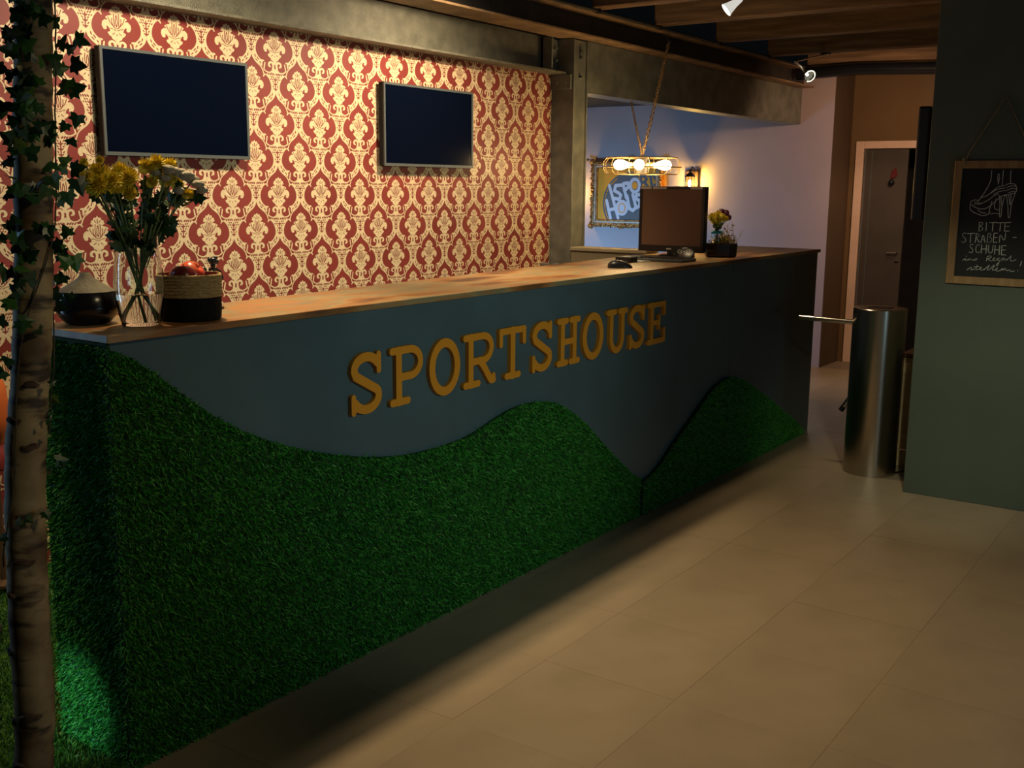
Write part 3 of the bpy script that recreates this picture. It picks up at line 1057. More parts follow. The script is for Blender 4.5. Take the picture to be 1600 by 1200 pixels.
def trunk_at(z):
    for a, b, r in zip(TRUNK[:-1], TRUNK[1:], TRR):
        if b.z <= z <= a.z:
            t = (z - b.z) / (a.z - b.z + 1e-9)
            return b.lerp(a, t), r
    return TRUNK[-1], TRR[-1]


# dark lenticel scars as shallow raised lips
for u, v, half in ((60, 595, 15), (30, 655, 18), (58, 690, 15), (22, 575, 7), (48, 868, 20), (30, 925, 8), (24, 1020, 12), (60, 1105, 20), (30, 1130, 8), (40, 1190, 18)):
    z = on_y(u, v, YT).z
    c0, r = trunk_at(z)
    off = (u - np.interp(v, [p[1] for p in trunk_px], [p[0] for p in trunk_px])) / 30
    a0 = math.asin(max(-0.95, min(0.95, off)))
    base = math.atan2(-AX_F.y, -AX_F.x)
    pts, rr = [], []
    ww = half / 30
    for k in range(11):
        t = (k / 10 - 0.5) * 2
        a = base + a0 + t * ww
        pts.append((c0.x + math.cos(a) * (r * 0.975), c0.y + math.sin(a) * (r * 0.975), z + 0.0025 * math.sin(k * 0.9 + u)))
        rr.append(0.0075 * (1 - t * t) ** 0.6 + 0.0008)
    part(MB().tube(pts, rr, 6), 'bark_scar', 'scar', bt, smooth=True)

iv = thing('ivy_vine', 'dark green ivy climbing around the birch trunk', 'ivy', (tp[-1].x, YT, 0.3))
vm = MB()
for ph, z0 in ((0.3, 0.72), (2.6, 1.0)):
    pts = []
    z = z0
    k = 0
    while z < 2.5:
        c0, r = trunk_at(z)
        a = ph + z * 3.2 + 0.5 * math.sin(z * 9)
        pts.append((c0.x + math.cos(a) * (r + 0.006), c0.y + math.sin(a) * (r + 0.006), z))
        z += 0.03
    vm.tube(pts, 0.0018, 6)
part(vm, 'vine_stem', 'vine', iv, smooth=True)
leaf_out = [(0, 0.0), (0.22, -0.12), (0.52, -0.10), (0.42, 0.16), (0.60, 0.40), (0.30, 0.44), (0.22, 0.66), (0, 1.0)]
leaf_poly = leaf_out + [(-a, b) for a, b in reversed(leaf_out[1:-1])]
lm = bpy.data.meshes.new('ivy_leaf')
lv = [(0, 0.35, 0.06)] + [(a, b, 0.06 - 0.25 * abs(a) - 0.12 * (b - 0.3) ** 2) for a, b in leaf_poly]
lm.from_pydata(lv, [], [(0, 1 + i, 1 + (i + 1) % len(leaf_poly)) for i in range(len(leaf_poly))])
IVY_MATS = []
for i, c in enumerate(((0.010, 0.036, 0.014), (0.020, 0.070, 0.018), (0.045, 0.13, 0.022), (0.10, 0.17, 0.03))):
    MT['ivy%d' % i] = mat('ivy_leaf_%d' % i, c, 0.38, var=0.2, scale=3)
    me2 = lm.copy()
    me2.materials.append(MT['ivy%d' % i])
    IVY_MATS.append(me2)


def ivy_leaf(p, nrm, size, rot, k):
    o = bpy.data.objects.new('leaf', IVY_MATS[k])
    COL.objects.link(o)
    nrm = Vector(nrm).normalized()
    qn = nrm.to_track_quat('Z', 'Y')
    o.rotation_mode = 'QUATERNION'
    from mathutils import Quaternion
    o.rotation_quaternion = qn @ Quaternion((0, 0, 1), rot)
    o.scale = (size, size, size)
    o.parent = iv
    o.location = Vector(p) - world_loc(iv)
    return o


to_cam = lambda p: (CAM - Vector(p)).normalized()
# (u, v) spots where leaves show, denser in the crown of the ivy
spots = []
for v0, v1, cnt in ((-20, 60, 16), (60, 140, 22), (140, 220, 24), (220, 300, 16), (300, 400, 18), (400, 480, 16), (480, 560, 4)):
    for _ in range(cnt):
        sd = random.random()
        u = 20 + random.gauss(0, 10) if sd < 0.33 else (50 + random.gauss(0, 12) if sd < 0.62 else 92 + random.gauss(0, 13))
        spots.append((u, random.uniform(v0, v1), random.uniform(17, 27)))
spots += [(112, 100, 28), (118, 60, 26), (108, 140, 30), (122, 180, 24), (112, 265, 28), (120, 280, 30), (105, 300, 26), (115, 400, 30), (108, 415, 24), (100, 430, 22), (95, 385, 24),
          (8, 60, 24), (6, 160, 28), (10, 250, 22), (12, 360, 24), (4, 420, 20), (8, 500, 20), (6, 580, 22), (78, 600, 12), (82, 622, 16), (76, 655, 10), (74, 680, 10), (88, 720, 22),
          (80, 735, 16), (98, 722, 12), (70, 800, 16), (40, 810, 18), (30, 820, 14), (10, 838, 16), (8, 855, 14), (36, 818, 10), (72, 660, 8)]
for u, v, s in spots:
    y = YT + random.uniform(-0.06, 0.04)
    p = on_y(u, v, y)
    nn = to_cam(p) + Vector((random.gauss(0, 0.45), random.gauss(0, 0.45), random.gauss(0.1, 0.4)))
    if abs(u - 52) < 28:
        p = on_y(u, v, YT - 0.055 - random.uniform(0, 0.02))
    k = random.choices((0, 1, 2, 3), (6, 6, 3, 1))[0]
    ivy_leaf(p, nn, s * 2.3 / F_PX, random.uniform(0, 6.28), k)

lg = MB().tube([(1.20, 3.36, 0.085), (1.5, 3.36, 0.083), (1.775, 3.33, 0.10), (1.79, 3.33, 0.101)], [0.042, 0.04, 0.036, 0.02], 14)
tag(lg.build('dark_log', 'log', smooth=True), 'dark rounded log lying on the grass mat behind the birch', 'log')
c = on_y(-14, 650, 3.50)
ol = thing('orange_lantern', 'glossy orange red rounded lantern behind the birch, cut by the left frame edge', 'lantern', (c.x, c.y, 0.02))
part(MB().lathe([(0.03, -0.10), (0.052, -0.06), (0.060, 0.0), (0.052, 0.10), (0.030, 0.16), (0.008, 0.17)], c, 28), 'shade', 'orange_glow', ol, smooth=True)
part(MB().lathe([(0.03, -0.19), (0.045, -0.18), (0.05, -0.14), (0.031, -0.101)], c, 28), 'collar', 'lining', ol, smooth=True)
zz = float(mat_h(c.x, c.y))
part(MB().lathe([(0.05, zz), (0.05, zz + 0.01), (0.012, zz + 0.02), (0.012, c.z - 0.19)], (c.x, c.y, 0), 20), 'stand', 'dark_wood', ol, smooth=True)

# ------------------------------------------------------------------ things on the worktop, left end
ZT = ZC
df = thing('aroma_diffuser', 'round black pot with grey conical lid at the left end of the worktop', 'diffuser', (1.712, 2.60, ZT))
c = (1.712, 2.60, ZT)
R = 0.084
part(MB().lathe([(0.042, 0.0), (0.058, 0.004), (0.077, 0.024), (R, 0.046), (R * 0.995, 0.050)], c, 40), 'bowl', 'black_glaze', df, smooth=True)
part(MB().lathe([(R * 0.985, 0.0505), (R * 1.003, 0.052), (R * 0.985, 0.072), (0.073, 0.088)], c, 40), 'upper_shell', 'black_glaze', df, smooth=True)
part(MB().lathe([(0.0735, 0.0885), (0.060, 0.098), (0.040, 0.110), (0.020, 0.124), (0.012, 0.137), (0.010, 0.138), (0.006, 0.130)], c, 40), 'lid', 'grey_lid', df, smooth=True)

VX, VY = 1.775, 2.455
vs_ = thing('glass_vase', 'tall clear glass vase half filled with water on the worktop', 'vase', (VX, VY, ZT))
prof_o = [(0.046, 0.0), (0.050, 0.003), (0.056, 0.03), (0.0635, 0.075), (0.066, 0.11), (0.062, 0.16), (0.055, 0.205), (0.0535, 0.24)]
prof_i = [(0.0505, 0.24), (0.052, 0.205), (0.059, 0.16), (0.063, 0.11), (0.0605, 0.075), (0.053, 0.03), (0.046, 0.012), (0.002, 0.011)]
part(MB().lathe(prof_o + prof_i, (VX, VY, ZT + 0.0005), 48, cap=False).lathe([(0.046, 0.0), (0.0005, 0.0)], (VX, VY, ZT + 0.0005), 48, cap=False), 'glass', 'glass', vs_, smooth=True, angle=60)
part(MB().lathe([(0.002, 0.0125), (0.0455, 0.0128), (0.0526, 0.031), (0.0601, 0.075), (0.0612, 0.086), (0.002, 0.086)], (VX, VY, ZT), 40, cap=False), 'water', 'water', vs_, smooth=True, angle=50)

bq = thing('flower_bouquet', 'bouquet of yellow chrysanthemums and greyish celosia standing in the glass vase', 'flowers', (VX, VY, ZT + 0.02))
heads = [(138, 282, 17), (152, 292, 19), (160, 272, 18), (172, 286, 20), (188, 270, 18), (202, 279, 17), (182, 292, 16), (150, 268, 14), (203, 304, 14), (145, 297, 13),
         (226, 262, 16), (243, 256, 16), (262, 260, 16), (242, 274, 15), (258, 282, 16), (275, 288, 14), (270, 272, 14), (132, 254, 9), (157, 251, 8), (236, 286, 12), (292, 304, 12)]


def mum(name, c, axis, r, m, parent, petals=80):
    axis = Vector(axis).normalized()
    a = Vector((0, 0, 1)) if abs(axis.z) < 0.9 else Vector((1, 0, 0))
    e1 = (a - axis * a.dot(axis)).normalized()
    e2 = axis.cross(e1)
    mb = MB()
    c = Vector(c)
    for k in range(petals):
        t = (k + 0.5) / petals
        el = math.acos(1 - t * 1.15)
        az = k * 2.39996
        d = axis * math.cos(el) + (e1 * math.cos(az) + e2 * math.sin(az)) * math.sin(el)
        s = d.cross(axis)
        if s.length < 1e-3:
            s = e1
        s.normalize()
        rr = r * random.uniform(0.82, 1.08)
        w = r * 0.16
        mb.add([c + d * r * 0.15, c + d * rr * 0.65 - s * w, c + d * rr + axis * r * 0.1, c + d * rr * 0.65 + s * w], [(0, 1, 2, 3)])
    mb.ball(c - axis * r * 0.15, r * 0.55, n=8, m=6)
    return part(mb, name, m, parent)


ends = []
for u, v, s in heads:
    y = 2.45 + random.uniform(-0.05, 0.05)
    p = on_y(u, v, y)
    ax = Vector((p.x - VX, p.y - VY, 0.12)) + Vector((random.gauss(0, 0.03), random.gauss(0, 0.03) - 0.05, 0))
    mum('flower_head', p, ax, s * 2.85 / F_PX, 'yellow', bq)
    ends.append(p)
cel = [(243, 268, 9), (252, 267, 10), (262, 265, 10), (272, 268, 10), (282, 270, 10), (292, 275, 11), (301, 281, 10), (309, 288, 9), (316, 297, 8), (280, 298, 8), (290, 301, 8), (300, 300, 8), (258, 278, 8), (312, 302, 7)]
cb = MB()
for i, (u, v, s) in enumerate(cel):
    y = 2.42 + random.uniform(-0.02, 0.03)
    p = on_y(u, v, y)
    rr = s * 2.85 / F_PX
    cb.ball(p, rr * 1.3, rr, rr * 0.75, n=12, m=8)
    if i % 3 == 0:
        ends.append(p)
part(cb, 'celosia_bloom', 'celosia', bq, smooth=True)
sm = MB()
for i, e in enumerate(ends):
    a = random.uniform(0, 6.28)
    dx, dy = (e.x - VX), (e.y - VY)
    k = 0.040 / max(0.03, math.hypot(dx, dy))
    foot = Vector((VX - dx * k, VY - dy * k, ZT + 0.016))
    neck = Vector((VX + dx * 0.26, VY + dy * 0.26, ZT + 0.20))
    low = Vector((VX + 0.006 * math.cos(a), VY + 0.006 * math.sin(a), ZT + 0.105))
    pts = [foot, foot.lerp(low, 0.5), low, low.lerp(neck, 0.5), neck, neck.lerp(e, 0.5) + Vector((0, 0, 0.008)), e]
    if i in (0, 4, 8, 11, 14, 17, 22):
        sm.tube(pts, 0.0030, 6)
    else:
        sm.tube(pts[3:], 0.002, 5)
part(sm, 'stems', 'stem', bq, smooth=True)
bl = MT['leaf']
lo = [(0, 0), (0.22, 0.10), (0.16, 0.28), (0.38, 0.36), (0.24, 0.52), (0.34, 0.70), (0.14, 0.78), (0, 1.0)]
lo = lo + [(-a, b) for a, b in reversed(lo[1:-1])]
blm = bpy.data.meshes.new('bouquet_leaf')
blm.from_pydata([(0, 0.45, 0.05)] + [(a, b, 0.05 - 0.2 * abs(a) - 0.25 * (b - 0.4) ** 2) for a, b in lo], [], [(0, 1 + i, 1 + (i + 1) % len(lo)) for i in range(len(lo))])
blm.materials.append(bl)
from mathutils import Quaternion
for i in range(105):
    v = random.uniform(300, 398)
    k = (v - 300) / 100
    half = 62 * (1 - k) ** 1.1 + 18
    u = 218 + random.uniform(-half, half) + (1 - k) * 6
    p = on_y(u, v, 2.46 + random.uniform(-0.035, 0.04))
    d = Vector((p.x - VX, p.y - VY, 0.09 + random.gauss(0, 0.05)))
    nn = to_cam(p) + Vector((random.gauss(0, 0.6), random.gauss(0, 0.6), random.gauss(0, 0.6)))
    o = bpy.data.objects.new('leaf', blm)
    COL.objects.link(o)
    o.rotation_mode = 'QUATERNION'
    o.rotation_quaternion = nn.normalized().to_track_quat('Z', 'Y') @ Quaternion((0, 0, 1), random.uniform(-1.0, 1.0) + (0.6 if u < 215 else -0.6))
    s = random.uniform(20, 34) * 2.85 / F_PX
    o.scale = (s, s, s)
    o.parent = bq
    o.location = p - world_loc(bq)

BX, BY = 1.945, 2.462
bk = thing('fruit_basket', 'round straw basket with black lower half beside the glass vase', 'basket', (BX, BY, ZT))
RB = 0.086
prof = [(0.078, 0.0), (0.082, 0.006)]
lower = [(0.078, 0.0), (0.083, 0.005), (RB * 0.985, 0.03), (RB * 0.99, 0.0655)]
part(MB().lathe(lower, (BX, BY, ZT), 48), 'black_base', 'black_weave', bk, smooth=True)
up = []
for k in range(7):
    z = 0.066 + k * 0.0088
    up += [(RB * 0.995, z), (RB * 1.02, z + 0.0022), (RB * 1.025, z + 0.0044), (RB * 1.02, z + 0.0066)]
up += [(RB * 1.0, 0.129), (RB * 0.95, 0.129), (RB * 0.94, 0.115)]
part(MB().lathe(up, (BX, BY, ZT), 48, cap=False), 'straw_rim', 'straw', bk, smooth=True, angle=70)
part(MB().lathe([(RB * 0.935, 0.127), (RB * 0.93, 0.068), (0.01, 0.0675)], (BX, BY, ZT), 40, cap=False), 'lining', 'lining', bk, smooth=True)


def apple(c, r, axis, m, label):
    t = thing('apple', label, 'apple', c, 'apples in the straw basket')
    ax = Vector(axis).normalized()
    e1 = ax.orthogonal().normalized()
    e2 = ax.cross(e1)
    mb = MB()
    prof = []
    nP = 18
    for i in range(nP + 1):
        a = math.pi * i / nP
        rr = r * (math.sin(a) ** 0.85) * (1.0 + 0.04 * math.cos(a))
        z = -r * 0.92 * math.cos(a) - (0.34 * r * math.exp(-((rr / (r * 0.30)) ** 2)) if a > 1.57 else -0.2 * r * math.exp(-((rr / (r * 0.25)) ** 2)))
        prof.append((max(rr, 0.0004), z))
    vs, fs = [], []
    n = 26
    for rr, z in prof:
        for k in range(n):
            a = 2 * math.pi * k / n
            vs.append(Vector(c) + e1 * rr * math.cos(a) + e2 * rr * math.sin(a) + ax * z)
    for i in range(len(prof) - 1):
        for k in range(n):
            k2 = (k + 1) % n
            fs.append((i * n + k, i * n + k2, (i + 1) * n + k2, (i + 1) * n + k))
    mb.add(vs, fs)
    part(mb, 'flesh', m, t, smooth=True, angle=80)
    part(MB().tube([Vector(c) + ax * r * 0.55, Vector(c) + ax * r * 0.95 + e1 * 0.004], 0.0014, 6), 'stalk', 'vine', t, smooth=True)
    return t


apple((BX - 0.036, BY - 0.018, ZT + 0.121), 0.038, (0.1, 0.05, 1), 'apple_dark', 'dark red apple in the left half of the basket')
apple((BX + 0.018, BY + 0.014, ZT + 0.124), 0.039, (0.35, -0.65, 0.75), 'apple_red', 'orange red apple with its stalk hollow turned to the camera')

c = on_y(333, 440, 2.62)
og = thing('wire_figure', 'small dark wire figure with knobbed head behind the fruit basket', 'figurine', (c.x, 2.62, ZT))
fw = lambda u, v: on_y(u, v, 2.62)
z0 = Vector((c.x, 2.62, ZT))
part(MB().lathe([(0.03, 0.0), (0.03, 0.006), (0.006, 0.009)], z0, 20), 'foot', 'black', og, smooth=True)
part(MB().tube([z0 + Vector((0, 0, 0.005)), fw(334, 440), fw(335, 420)], 0.005, 8), 'stem', 'black', og, smooth=True)
hd = MB()
for du, dv, r in ((0, 0, 9), (-5, -2, 6), (5, 1, 6), (0, 7, 6), (3, -5, 5)):
    hd.ball(fw(333 + du, 408 + dv), r * 3.1 / F_PX * 0.72, n=10, m=8)
part(hd, 'head', 'black_glaze', og, smooth=True)
part(MB().tube(smooth_pts3 if False else [fw(322, 428), fw(328, 421), fw(337, 420), fw(344, 424), fw(348, 436)], 0.0042, 8), 'arms', 'black', og, smooth=True)
part(MB().ball(fw(318, 424), 0.011, 0.01, 0.015, n=10, m=8), 'knob', 'black', og, smooth=True)

# ------------------------------------------------------------------ things on the worktop, right end
MX = 5.40
mn = thing('computer_monitor', 'flat black computer monitor with white stickers on the worktop', 'monitor', (MX + 0.03, 2.70, ZT))
y0, y1, z0, z1 = 2.515, 2.91, 1.213, 1.570
part(MB().box(MX + 0.006, MX + 0.05, y0, y1, z0, z1), 'case', 'black', mn, bevel=0.006)
m = 0.016
bz = MB().box(MX, MX + 0.008, y0, y0 + m, z0, z1).box(MX, MX + 0.008, y1 - m, y1, z0, z1).box(MX, MX + 0.008, y0 + m, y1 - m, z1 - m, z1).box(MX, MX + 0.008, y0 + m, y1 - m, z0, z0 + 0.035)
part(bz, 'bezel', 'black', mn)
part(MB().box(MX + 0.003, MX + 0.0055, y0 + m, y1 - m, z0 + 0.035, z1 - m), 'screen', 'mon_screen', mn)
part(MB().box(MX - 0.001, MX - 0.0002, 2.705, 2.735, z0 + 0.013, z0 + 0.020), 'badge', 'white', mn)
st = MB().box(MX - 0.0012, MX - 0.0002, 2.838, 2.905, z1 - 0.015, z1 - 0.002).box(MX - 0.0012, MX - 0.0002, 2.745, 2.83, z1 - 0.015, z1 - 0.002).box(MX - 0.0012, MX - 0.0002, 2.53, 2.60, z1 - 0.015, z1 - 0.002)
part(st, 'sticker_strips', 'white', mn)
part(MB().box(MX + 0.02, MX + 0.05, 2.66, 2.74, ZT + 0.012, 1.30), 'stand_neck', 'black', mn)
part(MB().lathe([(0.10, 0), (0.10, 0.006), (0.09, 0.012)], (MX + 0.04, 2.69, ZT), 32), 'stand_base', 'black', mn, smooth=True)

ms = thing('computer_mouse', 'black computer mouse lying on the worktop left of the keyboard', 'mouse', (4.49, 2.51, ZT))
c = Vector((4.49, 2.515, ZT))
e1 = Vector((0.60, -0.80, 0)).normalized()
e2 = Vector((0.80, 0.60, 0)).normalized()
mb = MB()
vs, fs = [], []
nL, nW = 16, 12
for i in range(nL + 1):
    t = i / nL
    hgt = 0.036 * (math.sin(math.pi * (0.12 + 0.86 * t ** 0.8)) ** 0.7) + 0.002
    wd_ = 0.031 * (1 - (2 * t - 1) ** 4 * 0.5)
    for k in range(nW + 1):
        a = math.pi * k / nW
        vs.append(c + e1 * ((t - 0.5) * 0.115) + e2 * (math.cos(a) * wd_) + Vector((0, 0, max(0.0005, math.sin(a) ** 0.7 * hgt))))
for i in range(nL):
    for k in range(nW):
        fs.append((i * (nW + 1) + k, (i + 1) * (nW + 1) + k, (i + 1) * (nW + 1) + k + 1, i * (nW + 1) + k + 1))
fs.append(tuple(range(nW + 1)))
fs.append(tuple(nL * (nW + 1) + k for k in range(nW, -1, -1)))
mb.add(vs, fs)
part(mb, 'shell', 'black', ms, smooth=True, angle=60)
part(MB().ball(c + e1 * 0.03 + Vector((0, 0, 0.027)), 0.006, 0.003, 0.006, n=10, m=8), 'wheel', 'grey', ms, smooth=True)

kb = thing('keyboard', 'slim keyboard with dark keys and grey rim in front of the monitor', 'keyboard', (5.09, 2.62, ZT))
part(MB().box(5.0, 5.165, 2.44, 2.80, ZT, ZT + 0.016), 'case', 'bezel', kb, bevel=0.004)
ky = MB()
for i in range(5):
    for j in range(14):
        x, y = 5.012 + i * 0.029, 2.452 + j * 0.0243
        ky.box(x, x + 0.025, y, y + 0.0205, ZT + 0.016, ZT + 0.021)
part(ky, 'keys', 'black', kb)
dk = thing('document_pad', 'white paper pad lying beneath the edge of the keyboard', 'paper', (4.955, 2.7, ZT))
part(MB().box(4.90, 4.998, 2.62, 2.80, ZT, ZT + 0.004), 'sheets', 'white', dk)

cr = thing('card_reader', 'small black box on the worktop between mouse and keyboard', 'reader', (4.85, 2.68, ZT))
part(MB().box(4.82, 4.895, 2.64, 2.73, ZT, ZT + 0.028), 'case', 'black', cr, bevel=0.004)
part(MB().box(4.833, 4.883, 2.655, 2.715, ZT + 0.028, ZT + 0.0295), 'top_plate', 'grey', cr)

# contactless reader: tilted disc with printed waves
pk = thing('contactless_reader', 'tilted round black reader disc with white wave symbol before the monitor', 'reader', (5.24, 2.56, ZT))
cc = Vector((5.235, 2.545, ZT + 0.034))
nx = (to_cam(cc) * 0.55 + Vector((0, 0, 0.85))).normalized()
rt = Vector((AX_R.x, AX_R.y, 0)).normalized()
rt = (rt - nx * rt.dot(nx)).normalized()
up_ = nx.cross(rt)
vs, fs = [], []
for off, r in ((-0.012, 0.048), (-0.004, 0.056), (0.004, 0.054), (0.008, 0.046)):
    for k in range(32):
        a = 2 * math.pi * k / 32
        vs.append(cc + rt * r * math.cos(a) + up_ * r * math.sin(a) + nx * off)
for i in range(3):
    for k in range(32):
        k2 = (k + 1) % 32
        fs.append((i * 32 + k, i * 32 + k2, (i + 1) * 32 + k2, (i + 1) * 32 + k))
fs += [tuple(range(31, -1, -1)), tuple(96 + k for k in range(32))]
part(MB().add(vs, fs), 'disc', 'black', pk, smooth=True)
part(MB().tube([Vector((cc.x + 0.01, cc.y + 0.01, ZT)), cc - nx * 0.010], 0.024, 16), 'foot', 'black', pk, smooth=True)
lg2 = MB()
for sgn in (-1, 1):
    for r in (0.014, 0.026):
        lg2.ribbon([(sgn * r * math.cos(math.radians(a)) * 1.25, r * 0.9 * math.sin(math.radians(a)) + 0.006) for a in range(-55, 56, 11)], 0.0042, cc, rt, up_, nx, 0.0085)
lg2.ribbon([(-0.001, 0.006), (0.001, 0.006)], 0.009, cc, rt, up_, nx, 0.0086)
lg2.ribbon([(-0.004, 0.036), (0.016, 0.038)], 0.006, cc, rt, up_, nx, 0.0086)
part(lg2, 'wave_symbol', 'white', pk)
part(MB().ribbon([(-0.026, -0.026), (-0.008, -0.026)], 0.008, cc, rt, up_, nx, 0.0085), 'red_mark', 'ribbon_red', pk)

# planter with jar and flowers
FX, FY = 5.60, 2.50
pt = thing('flower_planter', 'dark glass planter with dried sprigs right of the monitor', 'planter', (FX, FY, ZT))
e1 = rt = Vector((AX_R.x, AX_R.y, 0)).normalized()
e2 = Vector((AX_F.x, AX_F.y, 0)).normalized()
cP = Vector((FX, FY, ZT))
pb = MB()
ring = []
for k in range(8):
    a = math.radians(22.5 + 45 * k)
    ring.append((math.cos(a), math.sin(a)))
vs, fs = [], []
for r, z in ((0.080, 0.0), (0.090, 0.008), (0.094, 0.075), (0.088, 0.076), (0.084, 0.05)):
    for a, b in ring:
        vs.append(cP + e1 * r * a + e2 * r * 0.85 * b + Vector((0, 0, z)))
for i in range(4):
    for k in range(8):
        k2 = (k + 1) % 8
        fs.append((i * 8 + k, i * 8 + k2, (i + 1) * 8 + k2, (i + 1) * 8 + k))
fs += [tuple(range(7, -1, -1)), tuple(32 + k for k in range(8))]
MT['planter'] = mat('dark_planter_glass', (0.03, 0.018, 0.010), 0.15)
part(pb.add(vs, fs), 'bowl', 'planter', pt)
sp = MB()
for i in range(130):
    a = random.uniform(0, 6.28)
    rr = random.uniform(0.0, 0.075)
    b = cP + e1 * rr * math.cos(a) + e2 * rr * math.sin(a) * 0.8 + Vector((0, 0, 0.055))
    h = random.uniform(0.02, 0.07) if i < 115 else random.uniform(0.09, 0.14)
    lean = e1 * random.uniform(-0.01, 0.05) + e2 * random.uniform(-0.03, 0.03)
    tpp = b + Vector((0, 0, h)) + lean * (h / 0.06)
    sp.tube([b, b.lerp(tpp, 0.5) + e1 * 0.004, tpp], [0.0016, 0.0013, 0.0008], 4)
    for _ in range(3):
        t = random.uniform(0.4, 1)
        qd = b.lerp(tpp, t)
        s1 = Vector((random.gauss(0, 1), random.gauss(0, 1), random.gauss(0, 1))).normalized() * 0.009
        s2 = Vector((random.gauss(0, 1), random.gauss(0, 1), random.gauss(0, 1))).normalized() * 0.006
        sp.add([qd, qd + s1 + s2, qd + s1 * 1.8, qd + s1 - s2], [(0, 1, 2, 3)])
sg = part(sp, 'dried_sprigs', 'dried', pt)
jc = cP - e1 * 0.030 + Vector((0, 0, 0.07)) - e2 * 0.03
jr = thing('flower_jar', 'small clear jar with teal rim standing in the planter', 'jar', jc)
part(MB().lathe([(0.028, -0.012), (0.033, 0.0), (0.033, 0.055), (0.029, 0.066), (0.027, 0.066), (0.030, 0.054), (0.030, 0.0), (0.004, -0.008)], jc, 28, cap=False), 'glass', 'glass', jr, smooth=True, angle=60)
part(MB().lathe([(0.0305, 0.060), (0.0325, 0.063), (0.0325, 0.072), (0.030, 0.075), (0.028, 0.070)], jc, 28, cap=False), 'rim', 'teal', jr, smooth=True)
fl = thing('jar_flowers', 'yellow and violet chrysanthemums in the small jar right of the monitor', 'flowers', jc + Vector((0, 0, 0.07)))
fst = MB()
for du, dv, s, m in ((1113, 340, 9, 'yellow'), (1121, 336, 9, 'yellow'), (1128, 341, 9, 'yellow'), (1120, 345, 9, 'yellow'), (1133, 342, 7, 'yellow'), (1115, 346, 7, 'yellow'),
                     (1127, 332, 8, 'violet'), (1134, 334, 8, 'violet'), (1138, 340, 7, 'violet')):
    p = on_y(du, dv, jc.y + (0.02 if m == 'violet' else -0.01) + random.uniform(-0.01, 0.01))
    mum('flower_head', p, Vector((p.x - jc.x, p.y - jc.y - 0.03, 0.05)), s * 6.0 / F_PX * 0.9, m, fl, petals=34)
    fst.tube([jc + Vector((0, 0, 0.0)), jc + Vector((0, 0, 0.07)), p], 0.003, 5)
part(fst, 'stems', 'stem', fl, smooth=True)
lvs = MB()
for i in range(16):
    b = jc + Vector((random.gauss(0, 0.012), random.gauss(0, 0.012), random.uniform(0.07, 0.10)))
    s1 = Vector((random.gauss(0, 0.4), random.gauss(0, 0.4), 0.8)).normalized() * 0.03
    s2 = e1 * 0.010
    lvs.add([b, b + s1 * 0.5 + s2, b + s1, b + s1 * 0.5 - s2], [(0, 1, 2, 3)])
part(lvs, 'leaves', 'stem', fl)

# low sideboard behind the counter with two tumblers
sb = thing('sideboard', 'narrow grey sideboard against the papered wall behind the counter', 'sideboard', (5.0, 3.5, 0))
part(MB().box(4.55, 5.52, 3.40, 3.595, 0, 1.02), 'body', 'steel', sb, bevel=0.003)
part(MB().box(4.54, 5.53, 3.39, 3.597, 1.02, 1.04), 'top', 'dark_wood', sb, bevel=0.002)
for u, lab in ((851, 'grey metal tumbler behind the counter, left one by the column'), (866, 'grey metal tumbler behind the counter, right one by the column')):
    p = on_y(u, 411, 3.47)
    t = thing('tumbler', lab, 'tumbler', (p.x, 3.47, 1.04), 'tumblers on the sideboard')
    part(MB().lathe([(0.022, 0), (0.027, p.z - 1.04 - 0.004), (0.024, p.z - 1.04), (0.004, p.z - 1.04)], (p.x, 3.47, 1.04), 20), 'cup', 'grey', t, smooth=True)

# ------------------------------------------------------------------ pendant lamp
PC = Vector((5.673, 3.05, 1.691))
pd = thing('pendant_lamp', 'round brass wire cage pendant with bare glowing bulbs on two chains', 'lamp', PC)
RP = 0.228


def ring_pts(r, z, n=48):
    return [PC + Vector((r * math.cos(2 * math.pi * k / n), r * math.sin(2 * math.pi * k / n), z)) for k in range(n)]


cg = MB()
for r, z in ((RP * 0.90, 0.042), (RP, -0.012), (RP * 0.90, -0.052)):
    cg.tube(ring_pts(r, z), 0.0028, 6, closed=True)
for k in range(12):
    a = 2 * math.pi * (k + 0.3) / 12
    d = Vector((math.cos(a), math.sin(a), 0))
    pts = [PC + d * r + Vector((0, 0, z)) for r, z in ((RP * 0.16, 0.046), (RP * 0.90, 0.042), (RP * 0.985, 0.018), (RP, -0.012), (RP * 0.97, -0.036), (RP * 0.90, -0.052))]
    if k % 3 == 0:
        pts.append(PC + d * RP * 0.16 + Vector((0, 0, -0.056)))
    cg.tube(pts, 0.0024, 6)
part(cg, 'wire_cage', 'brass', pd, smooth=True)
part(MB().lathe([(0.03, -0.058), (0.034, -0.03), (0.034, 0.03), (0.02, 0.048), (0.012, 0.058)], PC, 24), 'hub', 'dark_steel', pd, smooth=True)
rgt = Vector((AX_R.x, AX_R.y, 0)).normalized()
tow = -Vector((AX_F.x, AX_F.y, 0)).normalized()
for d in (-rgt + tow * 0.25, tow + -rgt * 0.24, rgt + tow * 0.35):
    d = Vector(d).normalized()
    part(MB().tube([PC + d * 0.03, PC + d * 0.068], 0.017, 14), 'socket', 'brass', pd, smooth=True)
    pts, rr = [], []
    for t, r in ((0.068, 0.011), (0.082, 0.013), (0.10, 0.021), (0.125, 0.029), (0.148, 0.0295), (0.164, 0.022), (0.172, 0.008)):
        pts.append(PC + d * t)
        rr.append(r)
    part(MB().tube(pts, rr, 18), 'bulb', 'bulb', pd, smooth=True, angle=60)
    light('pendant_bulb_light', 'POINT', PC + d * 0.13, 22.0, (1.0, 0.66, 0.30), size=0.035)


